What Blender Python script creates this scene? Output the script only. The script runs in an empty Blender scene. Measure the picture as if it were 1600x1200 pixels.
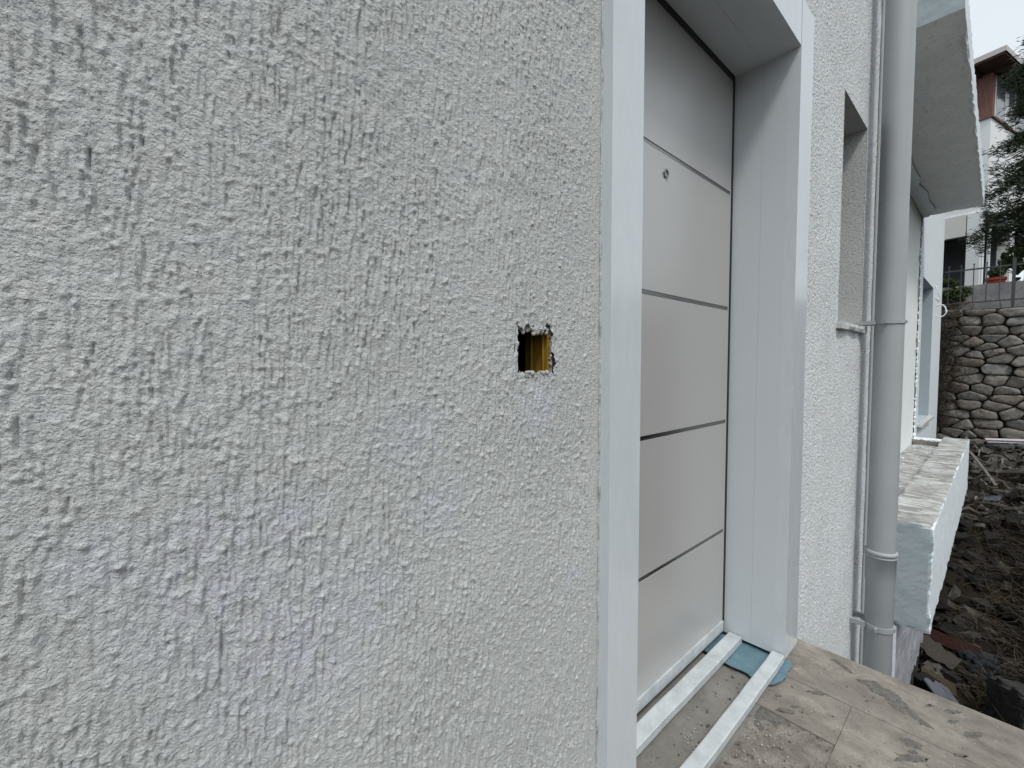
import bpy, bmesh, math, random
import numpy as np
from mathutils import Vector, noise, Matrix
R = math.radians
S = bpy.context.scene
C = S.collection
rng = np.random.default_rng(7)
random.seed(7)

# ------------------------------------------------------------------ camera
cam = bpy.data.cameras.new('camera'); camo = bpy.data.objects.new('camera', cam); C.objects.link(camo)
S.camera = camo
cam.sensor_width = 36; cam.lens = 36*680/1600; cam.clip_start = 0.02; cam.clip_end = 2000
yaw, pitch, roll = R(41.786), R(-2.53), R(-0.086)
fw = Vector((math.sin(yaw)*math.cos(pitch), math.cos(yaw)*math.cos(pitch), math.sin(pitch)))
rt = Vector((math.cos(yaw), -math.sin(yaw), 0)); up = rt.cross(fw)
rt2 = rt*math.cos(roll)+up*math.sin(roll); up2 = up*math.cos(roll)-rt*math.sin(roll)
camo.matrix_world = Matrix(((rt2.x, up2.x, -fw.x, 0), (rt2.y, up2.y, -fw.y, -0.475), (rt2.z, up2.z, -fw.z, 1.02), (0, 0, 0, 1)))

# ------------------------------------------------------------------ overcast daylight
SUN_EL, SUN_AZ = R(58), R(213)            # azimuth from +y towards +x
W = bpy.data.worlds.new('World'); S.world = W; W.use_nodes = True
nt = W.node_tree; nt.nodes.clear()
wo = nt.nodes.new('ShaderNodeOutputWorld'); bg = nt.nodes.new('ShaderNodeBackground')
sk = nt.nodes.new('ShaderNodeTexSky'); sk.sky_type = 'NISHITA'; sk.sun_disc = False
sk.sun_elevation = SUN_EL; sk.sun_rotation = SUN_AZ; sk.air_density = 1.0; sk.dust_density = 3.0; sk.ozone_density = 1.0
hs = nt.nodes.new('ShaderNodeHueSaturation'); hs.inputs['Saturation'].default_value = 0.26; hs.inputs['Value'].default_value = 1.0
cl = nt.nodes.new('ShaderNodeMix'); cl.data_type = 'RGBA'; cl.inputs[0].default_value = 0.55   # even cloud layer over the sky
cl.inputs[7].default_value = (9.0, 9.9, 10.5, 1)
nt.links.new(sk.outputs[0], hs.inputs['Color']); nt.links.new(hs.outputs[0], cl.inputs[6]); nt.links.new(cl.outputs[2], bg.inputs[0])
bg.inputs[1].default_value = 0.10
nt.links.new(bg.outputs[0], wo.inputs[0])
sun = bpy.data.lights.new('sun', 'SUN'); sun.energy = 1.5; sun.angle = R(11); sun.color = (1, .97, .93)
so = bpy.data.objects.new('sun', sun); C.objects.link(so)
sd = Vector((math.sin(SUN_AZ)*math.cos(SUN_EL), math.cos(SUN_AZ)*math.cos(SUN_EL), math.sin(SUN_EL)))
so.rotation_euler = (-sd).to_track_quat('-Z', 'Y').to_euler(); so.location = sd*20
S.view_settings.view_transform = 'Standard'; S.view_settings.look = 'None'
S.view_settings.exposure = 0.36; S.view_settings.gamma = 1

# ------------------------------------------------------------------ material helpers
class N:
    def __init__(s, name):
        s.m = bpy.data.materials.new(name); s.m.use_nodes = True; s.t = s.m.node_tree
        s.b = s.t.nodes['Principled BSDF']; s.co = s.t.nodes.new('ShaderNodeTexCoord')
    def lk(s, a, b): s.t.links.new(a, b)
    def mp(s, sc=(1, 1, 1), src='Object'):
        n = s.t.nodes.new('ShaderNodeMapping'); n.inputs['Scale'].default_value = sc
        s.lk(s.co.outputs[src], n.inputs[0]); return n.outputs[0]
    def noise(s, scale, detail=3, rough=.5, vec=None, dist=0):
        n = s.t.nodes.new('ShaderNodeTexNoise'); n.inputs['Scale'].default_value = scale
        n.inputs['Detail'].default_value = detail; n.inputs['Roughness'].default_value = rough; n.inputs['Distortion'].default_value = dist
        s.lk(vec or s.co.outputs['Object'], n.inputs['Vector']); return n.outputs[0]
    def voro(s, scale, vec=None, feat='F1', out=0):
        n = s.t.nodes.new('ShaderNodeTexVoronoi'); n.inputs['Scale'].default_value = scale; n.feature = feat
        s.lk(vec or s.co.outputs['Object'], n.inputs['Vector']); return n.outputs[out]
    def ramp(s, fac, stops):
        n = s.t.nodes.new('ShaderNodeValToRGB'); e = n.color_ramp.elements
        while len(e) < len(stops): e.new(.5)
        for i, (p, c) in enumerate(stops):
            e[i].position = p; e[i].color = (*c, 1) if isinstance(c, (tuple, list)) else (c, c, c, 1)
        s.lk(fac, n.inputs[0]); return n.outputs[0]
    def mix(s, fac, a, b, typ='MIX'):
        n = s.t.nodes.new('ShaderNodeMix'); n.data_type = 'RGBA'; n.blend_type = typ
        for i, v in ((0, fac), (6, a), (7, b)):
            if isinstance(v, (int, float)): n.inputs[i].default_value = v if i == 0 else (v, v, v, 1)
            elif isinstance(v, (tuple, list)): n.inputs[i].default_value = (*v, 1)
            else: s.lk(v, n.inputs[i])
        return n.outputs[2]
    def math(s, op, a, b=0, clamp=False):
        n = s.t.nodes.new('ShaderNodeMath'); n.operation = op; n.use_clamp = clamp
        for i, v in enumerate((a, b)):
            if isinstance(v, (int, float)): n.inputs[i].default_value = v
            else: s.lk(v, n.inputs[i])
        return n.outputs[0]
    def sphere(s, c, r, soft=.5):               # 1 inside a blob round c, fading to 0 at r
        n = s.t.nodes.new('ShaderNodeVectorMath'); n.operation = 'DISTANCE'; s.lk(s.co.outputs['Object'], n.inputs[0]); n.inputs[1].default_value = c
        m = s.t.nodes.new('ShaderNodeMapRange'); m.inputs[1].default_value = r; m.inputs[2].default_value = r*(1-soft); m.inputs[3].default_value = 0; m.inputs[4].default_value = 1
        s.lk(n.outputs['Value'], m.inputs[0]); return m.outputs[0]
    def bump(s, h, strength=1, dist=.001, prev=None):
        n = s.t.nodes.new('ShaderNodeBump'); n.inputs['Strength'].default_value = strength; n.inputs['Distance'].default_value = dist
        s.lk(h, n.inputs['Height'])
        if prev: s.lk(prev, n.inputs['Normal'])
        return n.outputs[0]
    def out(s, col=None, rough=.6, nrm=None, metal=0, spec=.5, coat=0, **k):
        for nm, v in (('Base Color', col), ('Roughness', rough), ('Metallic', metal), ('Specular IOR Level', spec), ('Coat Weight', coat), ('Normal', nrm)):
            if v is None: continue
            if isinstance(v, (int, float)): s.b.inputs[nm].default_value = v
            elif isinstance(v, tuple): s.b.inputs[nm].default_value = (*v, 1)
            else: s.lk(v, s.b.inputs[nm])
        for nm, v in k.items(): s.b.inputs[nm.replace('_', ' ')].default_value = v
        return s.m

def m_stucco(name, col, fine=False):
    n = N(name)
    big = n.noise(3.5, 3); mid = n.noise(28, 3)
    c = n.mix(n.ramp(big, [(.3, 0), (.7, 1)]), tuple(x*.93 for x in col), tuple(min(1, x*1.05) for x in col))
    c = n.mix(n.ramp(mid, [(.35, 0), (.75, 1)]), c, n.mix(.5, c, (col[0]*1.05, col[1]*1.0, col[2]*.98)))
    # lilac chalky stains left on the plaster
    st = None
    for (p, r) in (((.12, 0, .73), .12), ((.05, 0, .80), .085), ((.06, 0, .86), .06), ((.12, 0, .865), .045), ((.478, 0, .955), .055), ((.19, 0, .75), .075), ((.30, 0, .84), .05), ((.26, 0, .93), .05), ((-.02, 0, .86), .04), ((.56, 0, .66), .03)):
        sp = n.sphere(p, r, .8); st = sp if st is None else n.math('MAXIMUM', st, sp)
    st = n.math('MULTIPLY', st, n.ramp(n.noise(35, 4, .6), [(.38, 0), (.54, 1)]))
    c = n.mix(n.math('MULTIPLY', st, .9), c, (col[0]*1.04, col[1]*1.01, col[2]*1.12))
    speck = n.ramp(n.noise(260, 2), [(.66, 0), (.74, 1)])
    c = n.mix(n.math('MULTIPLY', speck, .18), c, tuple(x*.55 for x in col))
    f1 = n.noise(420, 3, .6); f2 = n.noise(150, 2, .5, n.mp((1.4, 1, .8)))
    if fine: nr = n.bump(f1, 1, .0024, n.bump(n.noise(240, 4, .65), .9, .0032))
    else:
        g = n.noise(150, 4, .65, n.mp((1, 1, .7)))
        nr = n.bump(g, .8, .006, n.bump(n.noise(330, 3), .6, .003))
        c = n.mix(n.math('MULTIPLY', n.ramp(g, [(.34, 1), (.45, 0)]), .38), c, tuple(x*.45 for x in col))
    return n.out(c, .92, nr, spec=.25)

def m_paint(name, col, rough=.5, grime=.15, bumpd=.0008, spec=.4, scale=9):
    n = N(name)
    g = n.ramp(n.noise(scale, 6, .65), [(.42, 0), (.75, 1)])
    c = n.mix(n.math('MULTIPLY', g, grime), col, tuple(x*.55 for x in col))
    c = n.mix(n.math('MULTIPLY', n.ramp(n.noise(scale*9, 3, .6), [(.62, 0), (.7, 1)]), grime), c, (.25, .24, .22))
    nr = n.bump(n.noise(90, 4, .6), .5, bumpd)
    return n.out(c, rough, nr, spec=spec)

def m_concrete(name, c1, c2, scale=12, bd=.004, rough=.92):
    n = N(name)
    a = n.noise(scale, 8, .68); b = n.noise(scale*7, 4, .6)
    c = n.mix(n.ramp(a, [(.34, 0), (.66, 1)]), c1, c2)
    c = n.mix(n.math('MULTIPLY', n.ramp(b, [(.55, 0), (.7, 1)]), .5), c, tuple(x*.5 for x in c1))
    nr = n.bump(n.noise(scale*5, 6, .7), .8, bd, n.bump(n.noise(scale*30, 3, .6), .5, bd*.3))
    return n.out(c, rough, nr, spec=.25)

def m_streaky(name, c1, c2):                    # weathered cement screed with cracks running across
    n = N(name)
    v = n.mp((8, 2.6, 6)); a = n.noise(1.6, 8, .7, v, .6)
    c = n.mix(n.ramp(a, [(.36, 0), (.6, 1)]), c1, c2)
    w = n.ramp(n.noise(1.1, 8, .75, v, 1.2), [(.36, 1), (.42, 0)])
    c = n.mix(n.math('MULTIPLY', w, .9), c, (.04, .036, .032))
    c = n.mix(n.math('MULTIPLY', n.ramp(n.noise(3.5, 8, .75, n.mp((1, 1, 1))), [(.44, 0), (.6, 1)]), .7), c, (.17, .16, .145))
    wh = n.ramp(n.noise(2.3, 5, .7, v), [(.54, 0), (.60, 1)])
    c = n.mix(n.math('MULTIPLY', wh, .7), c, (.62, .64, .64))
    return n.out(c, .95, n.bump(a, 1, .012, n.bump(n.noise(60, 4), .6, .004)), spec=.2)

M = {}
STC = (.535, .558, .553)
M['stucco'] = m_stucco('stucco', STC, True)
M['stucco_far_lit'] = m_stucco('stucco_rough_lit', (.655, .685, .695))  # same plaster, colour lifted for the stronger sky light right of the door
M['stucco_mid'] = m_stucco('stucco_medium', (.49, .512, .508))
M['stucco_shaded'] = m_stucco('shaded_niche_stucco', (.52, .535, .53))  # same plaster again, colour darkened for the shade in the recess
# glossy white door surround
n = N('white_gloss_metal')
wv = n.noise(14, 4, .6, n.mp((2.5, 2.5, 1)), .8)
M['frame'] = n.out(n.mix(n.ramp(wv, [(.35, 0), (.7, 1)]), (.555, .596, .625), (.59, .63, .655)), n.ramp(wv, [(.3, .14), (.7, .26)]), n.bump(n.noise(22, 3, .5, n.mp((1, 1, .5))), .25, .0012), spec=.5, coat=.3, Coat_Roughness=.12)
n = N('reveal_metal')
M['reveal'] = n.out(n.mix(n.noise(5, 3), (.535, .575, .605), (.565, .605, .63)), .24, n.bump(n.noise(9, 3), .2, .001), spec=.5)
n = N('seam'); M['seam'] = n.out((.33, .36, .375), .7)
n = N('caulk'); M['caulk'] = n.out(n.mix(n.ramp(n.noise(30, 5, .7), [(.5, 0), (.62, 1)]), (.46, .48, .48), (.25, .26, .26)), .8, n.bump(n.noise(160, 3), .8, .003))
# door leaf
n = N('door_skin')
M['door'] = n.out(n.mix(n.noise(1.5, 2), (.405, .402, .392), (.435, .43, .42)), n.ramp(n.noise(7, 4), [(.3, .28), (.7, .36)]), n.bump(n.noise(900, 2), .06, .0004), metal=.1, spec=.7, coat=.5, Coat_Roughness=.27)
n = N('brushed_steel'); M['steel'] = n.out((.25, .245, .24), n.ramp(n.noise(40, 3, .5, n.mp((.1, 1, 8))), [(.3, .2), (.7, .34)]), metal=1)
n = N('black_rubber'); M['black'] = n.out((.012, .012, .012), .6)
n = N('galvanised_white')
M['bar'] = n.out(n.mix(n.ramp(n.noise(18, 6, .65), [(.4, 0), (.68, 1)]), (.57, .61, .625), (.43, .465, .48)), .42, n.bump(n.noise(30, 3), .3, .002), metal=.15)
n = N('blue_sheet_metal')
M['blue'] = n.out(n.mix(n.ramp(n.noise(25, 6, .7), [(.4, 0), (.7, 1)]), (.10, .19, .235), (.16, .25, .29)), .5, n.bump(n.noise(60, 3), .4, .002), metal=.1)
# grey plastic downpipe
n = N('grey_pipe_plastic')
g = n.ramp(n.noise(6, 5, .6), [(.4, 0), (.75, 1)])
c = n.mix(n.math('MULTIPLY', g, .35), (.36, .382, .392), (.28, .295, .30))
c = n.mix(n.ramp(n.noise(13, 2, .5, n.mp((1, 1, 1.6))), [(.76, 0), (.80, .7)]), c, (.13, .13, .12))
M['pipe'] = n.out(c, .48, n.bump(n.noise(20, 3), .15, .002), spec=.45)
M['conduit'] = m_paint('conduit_plastic', (.56, .58, .58), .5, .12)
M['white'] = m_paint('white_masonry_paint', (.70, .755, .785), .75, .12, .002, .3, 5)
M['cream'] = m_paint('cream_masonry_paint', (.80, .83, .82), .8, .12, .003, .3, 5)
M['shadedwhite'] = m_paint('shaded_white_masonry_paint', (.40, .46, .485), .8, .18, .004, .3, 8)  # white paint toned down to colour in shade on faces turned from the light
M['soffit'] = m_concrete('soffit_cement', (.66, .67, .665), (.74, .75, .74), 5, .006)
M['lilac'] = m_concrete('lilac_grey_plaster', (.34, .35, .40), (.42, .43, .47), 7, .008)
M['screed'] = m_streaky('weathered_screed', (.27, .27, .26), (.47, .475, .465))
M['rawcon'] = m_concrete('raw_concrete', (.17, .16, .145), (.27, .26, .24), 14, .008)
M['darkcon'] = m_concrete('dark_concrete', (.035, .035, .034), (.07, .07, .066), 14, .01)
M['marble'] = m_paint('chipped_marble', (.55, .56, .55), .55, .5, .003, .4, 22)
# travertine
n = N('travertine')
v = n.mp((1.7, 1.0, 2)); a = n.noise(5, 10, .72, v, .25)
c = n.mix(n.ramp(a, [(.36, 0), (.62, 1)]), (.135, .119, .101), (.305, .280, .243))
c = n.mix(n.math('MULTIPLY', n.ramp(n.noise(2.6, 8, .75), [(.46, 0), (.60, 1)]), .65), c, (.19, .17, .15))
c = n.mix(n.math('MULTIPLY', n.ramp(n.noise(30, 6, .75), [(.52, 0), (.64, 1)]), .5), c, (.15, .135, .12))
c = n.mix(n.math('MULTIPLY', n.ramp(n.noise(11, 6, .7), [(.60, 0), (.70, 1)]), .4), c, (.52, .50, .47))
pit = n.ramp(n.noise(42, 4, .7, n.mp((1.6, .7, 1))), [(.66, 0), (.70, 1)])
c = n.mix(n.math('MULTIPLY', pit, .8), c, (.085, .075, .065))
wsp = n.ramp(n.noise(120, 2), [(.70, 0), (.74, 1)]); c = n.mix(n.math('MULTIPLY', wsp, .6), c, (.6, .58, .54))
M['trav'] = n.out(c, .72, n.bump(n.math('SUBTRACT', n.noise(70, 5, .7), pit), .7, .003), spec=.3)
n = N('gritty_screed')
a = n.noise(16, 8, .72, n.mp((1, 1, 1)), .5)
c = n.mix(n.ramp(a, [(.36, 0), (.64, 1)]), (.15, .13, .112), (.31, .28, .25))
c = n.mix(n.ramp(n.voro(130), [(.10, .8), (.2, 0)]), c, (.36, .33, .30))
c = n.mix(n.ramp(n.noise(60, 5, .7), [(.58, 0), (.66, .8)]), c, (.06, .052, .045))
M['grit'] = n.out(c, .95, n.bump(n.noise(90, 6, .75), 1, .006), spec=.2)
n = N('smooth_cement')
a = n.noise(9, 8, .7); c = n.mix(n.ramp(a, [(.35, 0), (.65, 1)]), (.165, .16, .145), (.245, .235, .215))
c = n.mix(n.ramp(n.noise(45, 4, .7), [(.66, 0), (.7, .8)]), c, (.05, .048, .042))
M['cement'] = n.out(c, .9, n.bump(n.noise(60, 6, .7), .8, .004), spec=.25)
n = N('dried_mortar'); M['mortar'] = n.out(n.mix(n.ramp(n.noise(70, 5, .7), [(.35, 0), (.65, 1)]), (.085, .082, .074), (.17, .16, .145)), .95, n.bump(n.noise(150, 4), 1, .004))
M['rawplaster'] = m_concrete('raw_plaster_core', (.20, .19, .175), (.34, .33, .31), 120, .002)
M['plaster_crumb'] = m_concrete('plaster_crumb', (.40, .39, .37), (.58, .57, .55), 90, .003)
n = N('ochre_plastic'); M['ochre'] = n.out(n.mix(n.ramp(n.noise(60, 3, .6, n.mp((1, 1, .3))), [(.35, 0), (.65, 1)]), (.30, .185, .022), (.21, .115, .016)), .4)
M['cavity'] = m_concrete('shaded_hole_masonry', (.012, .010, .009), (.035, .028, .022), 60, .006)  # lining coloured near black, painting in the shade deep inside the hole
# hillside
n = N('dark_soil')
a = n.noise(2.5, 8, .7); c = n.mix(n.ramp(a, [(.35, 0), (.65, 1)]), (.017, .014, .011), (.04, .033, .025))
c = n.mix(n.ramp(n.noise(14, 6, .7), [(.55, 0), (.7, .7)]), c, (.055, .046, .033))
M['soil'] = n.out(c, 1, n.bump(n.noise(12, 8, .75), 1, .06), spec=.1)
def m_stone(name, hue=0):
    n = N(name)
    oi = n.t.nodes.new('ShaderNodeAttribute'); oi.attribute_name = 'tone'
    base = n.ramp(oi.outputs['Fac'], [(0, (.17, .158, .14)), (.3, (.23, .215, .19)), (.55, (.21, .212, .205)), (.8, (.29, .27, .24)), (1, (.22, .18, .155))])
    c = n.mix(n.ramp(n.noise(7, 8, .72), [(.38, 0), (.66, 1)]), base, n.mix(.6, base, (.28, .26, .23)))
    c = n.mix(n.ramp(n.noise(22, 5, .7), [(.56, 0), (.7, .7)]), c, (.045, .04, .035))
    return n.out(c, .95, n.bump(n.noise(16, 8, .75), 1, .03), spec=.2)
M['stone'] = m_stone('field_stone')
n = N('rubble_stone')
oi = n.t.nodes.new('ShaderNodeAttribute'); oi.attribute_name = 'tone'
base = n.ramp(oi.outputs['Fac'], [(0, (.014, .014, .014)), (.4, (.027, .025, .023)), (.7, (.021, .022, .025)), (.86, (.075, .07, .063)), (1, (.15, .142, .128))])
M['rubble'] = n.out(n.mix(n.ramp(n.noise(9, 6, .7), [(.4, 0), (.7, .6)]), base, (.02, .018, .015)), .95, n.bump(n.noise(18, 7, .75), 1, .02), spec=.15)
M['iron'] = m_paint('railing_iron', (.06, .065, .07), .6, .3)
def m_wood(name, c1, c2):
    n = N(name); a = n.noise(5, 6, .6, n.mp((6, 6, 1)))
    return n.out(n.mix(n.ramp(a, [(.35, 0), (.65, 1)]), c1, c2), .85, n.bump(a, .6, .006), spec=.2)
M['twig'] = m_wood('dry_twig', (.10, .078, .055), (.19, .155, .115))
M['twigdark'] = m_wood('dark_twig', (.045, .036, .027), (.10, .08, .058))
M['oldwood'] = m_wood('weathered_board', (.10, .09, .08), (.20, .185, .165))
M['redwood'] = m_wood('red_timber', (.15, .075, .062), (.23, .125, .105))
M['darkwood'] = m_wood('brown_timber_soffit', (.055, .035, .03), (.095, .06, .05))
M['redboard'] = m_wood('painted_red_board', (.024, .008, .007), (.035, .012, .009))
M['tanboard'] = m_paint('tan_board', (.042, .037, .031), .8, .4)
M['ochreboard'] = m_paint('ochre_board', (.045, .033, .018), .8, .4)
M['whiteboard'] = m_paint('pale_board', (.12, .13, .155), .6, .3)
M['palesheet'] = m_paint('pale_sheet', (.60, .58, .60), .6, .2)
M['tealsack'] = m_concrete('faded_blue_cloth', (.02, .027, .032), (.042, .052, .058), 30, .02)
M['fascia'] = m_paint('pinkish_fascia', (.52, .47, .46), .6, .15)
M['terracotta'] = m_paint('terracotta', (.30, .055, .03), .7, .3)
n = N('window_glass'); M['glass'] = n.out((.13, .145, .15), .08, spec=.6)
n = N('curtain'); M['curtain'] = n.out((.62, .64, .66), .9)
def m_leaf(name, c1, c2, sc=3):
    n = N(name)
    oi = n.t.nodes.new('ShaderNodeAttribute'); oi.attribute_name = 'tone'
    return n.out(n.mix(oi.outputs['Fac'], c1, c2), .6, spec=.25)
M['needle'] = m_leaf('conifer_needles', (.014, .024, .014), (.055, .078, .036))
M['leaf'] = m_leaf('shrub_leaves', (.025, .045, .015), (.10, .14, .045))
M['bark'] = m_wood('bark', (.06, .05, .04), (.12, .10, .08))
M['housewhite'] = m_paint('house_white_render', (.80, .82, .82), .8, .06, .002, .3, 1.2)
M['housecream'] = m_paint('house_cream_render', (.68, .68, .64), .8, .08, .002, .3, 2)
M['shade'] = m_paint('carport_shade', (.14, .15, .155), .8, .2)  # dark tone painted in for the shade under the upper floor
M['cwall'] = m_concrete('grey_block_wall', (.20, .20, .20), (.31, .31, .31), 3, .01)

# ------------------------------------------------------------------ mesh helpers
def link(o, parent=None):
    C.objects.link(o)
    if parent: o.parent = parent; o.location = -parent.location + o.location if parent.type == 'EMPTY' else o.location
    return o
def tag(o, label=None, cat=None, group=None, kind=None):
    for k, v in (('label', label), ('category', cat), ('group', group), ('kind', kind)):
        if v: o[k] = v
    return o
def thing(name, label, cat, loc=(0, 0, 0), group=None):
    o = bpy.data.objects.new(name, None); o.empty_display_size = .1; C.objects.link(o); o.location = loc
    return tag(o, label, cat, group)
def from_bm(name, bm, mat, parent=None, smooth=False, bevel=0, seg=2):
    if bevel:
        es = [e for e in bm.edges if len(e.link_faces) == 2 and e.calc_face_angle(0) > .6]
        bmesh.ops.bevel(bm, geom=es, offset=bevel, segments=seg, affect='EDGES', profile=.5)
    bmesh.ops.recalc_face_normals(bm, faces=bm.faces)
    me = bpy.data.meshes.new(name); bm.to_mesh(me); bm.free()
    if smooth: me.shade_smooth()
    o = bpy.data.objects.new(name, me); me.materials.append(mat if not isinstance(mat, str) else M[mat])
    return link(o, parent)
def from_np(name, v, f, mat, parent=None, smooth=False, tone=None):
    me = bpy.data.meshes.new(name); v = np.asarray(v, np.float32); f = np.asarray(f, np.int32)
    me.vertices.add(len(v)); me.vertices.foreach_set('co', v.ravel())
    k = f.shape[1]; me.loops.add(f.size); me.loops.foreach_set('vertex_index', f.ravel())
    me.polygons.add(len(f)); me.polygons.foreach_set('loop_start', np.arange(0, f.size, k, dtype=np.int32))
    me.update(calc_edges=True); me.validate()
    if smooth: me.shade_smooth()
    if tone is not None:
        a = me.attributes.new('tone', 'FLOAT', 'POINT'); a.data.foreach_set('value', np.asarray(tone, np.float32))
    me.materials.append(M[mat]); o = bpy.data.objects.new(name, me); return link(o, parent)
def box(bm, a, b):
    (x0, y0, z0), (x1, y1, z1) = a, b
    vs = [bm.verts.new(p) for p in ((x0, y0, z0), (x1, y0, z0), (x1, y1, z0), (x0, y1, z0), (x0, y0, z1), (x1, y0, z1), (x1, y1, z1), (x0, y1, z1))]
    for q in ((3, 2, 1, 0), (4, 5, 6, 7), (0, 1, 5, 4), (1, 2, 6, 5), (2, 3, 7, 6), (3, 0, 4, 7)): bm.faces.new([vs[i] for i in q])
    return vs
def pbox(name, a, b, mat, parent=None, bevel=0, smooth=False):
    bm = bmesh.new(); box(bm, a, b); return from_bm(name, bm, mat, parent, bevel=bevel)
def prism(bm, pts, z0, z1):
    lo = [bm.verts.new((x, y, z0)) for x, y in pts]; hi = [bm.verts.new((x, y, z1)) for x, y in pts]
    bm.faces.new(lo[::-1]); bm.faces.new(hi); n = len(pts)
    for i in range(n): bm.faces.new((lo[i], lo[(i+1) % n], hi[(i+1) % n], hi[i]))
def tube(bm, pts, rad, seg=8, cap=True):
    pts = [Vector(p) for p in pts]; rings = []
    rad = rad if isinstance(rad, (list, tuple)) else [rad]*len(pts)
    for i, p in enumerate(pts):
        d = (pts[min(i+1, len(pts)-1)]-pts[max(i-1, 0)]).normalized()
        a = d.orthogonal().normalized() if i == 0 else (rings_a - d*rings_a.dot(d)).normalized()
        rings_a = a; b = d.cross(a)
        rings.append([bm.verts.new(p+(a*math.cos(t)+b*math.sin(t))*rad[i]) for t in [2*math.pi*k/seg for k in range(seg)]])
    for r0, r1 in zip(rings, rings[1:]):
        for k in range(seg): bm.faces.new((r0[k], r0[(k+1) % seg], r1[(k+1) % seg], r1[k]))
    if cap: bm.faces.new(rings[0][::-1]); bm.faces.new(rings[-1])
def rough_box(name, a, b, step, amp, mat, parent=None, edge=2.0, seed=0, face_mats=None):
    """box cut into a grid; faces stay nearly flat, arrises are nibbled away"""
    a = Vector(a); b = Vector(b); s = b-a
    n = [max(1, int(round(s[i]/step))) for i in range(3)]
    idx = {}; V = []; F = []; FS = []
    def vid(i, j, k):
        key = (i, j, k)
        if key not in idx:
            p = Vector((a.x+s.x*i/n[0], a.y+s.y*j/n[1], a.z+s.z*k/n[2])); o = Vector((0, 0, 0)); cnt = 0
            for ax, q in enumerate((i, j, k)):
                if q == 0: o[ax] += 1; cnt += 1
                elif q == n[ax]: o[ax] -= 1; cnt += 1
            nz = noise.noise(p*7+Vector((seed, 0, 0)))+.6*noise.noise(p*23+Vector((0, seed, 0)))+.35*noise.noise(p*61)
            if cnt >= 2: p += o*amp*edge*max(0, nz+.25)
            else: p += o*amp*.35*(nz+.3)
            idx[key] = len(V); V.append(p)
        return idx[key]
    for ax in range(3):
        u, w = [q for q in range(3) if q != ax]
        for side in (0, n[ax]):
            for i in range(n[u]):
                for j in range(n[w]):
                    q = []
                    for di, dj in ((0, 0), (1, 0), (1, 1), (0, 1)):
                        c = [0, 0, 0]; c[ax] = side; c[u] = i+di; c[w] = j+dj; q.append(vid(*c))
                    flip = (side == 0) ^ (ax == 1)
                    F.append(q[::-1] if flip else q); FS.append((ax, 1 if side else -1))
    me = bpy.data.meshes.new(name); me.from_pydata(V, [], F); me.update()
    mats = [mat]+([m for _, m in face_mats] if face_mats else [])
    for m in mats: me.materials.append(M[m])
    if face_mats:
        for p, (ax, sg) in zip(me.polygons, FS):
            for q, (d, _) in enumerate(face_mats):
                if d[ax] == sg: p.material_index = q+1
    return link(bpy.data.objects.new(name, me), parent)

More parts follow.
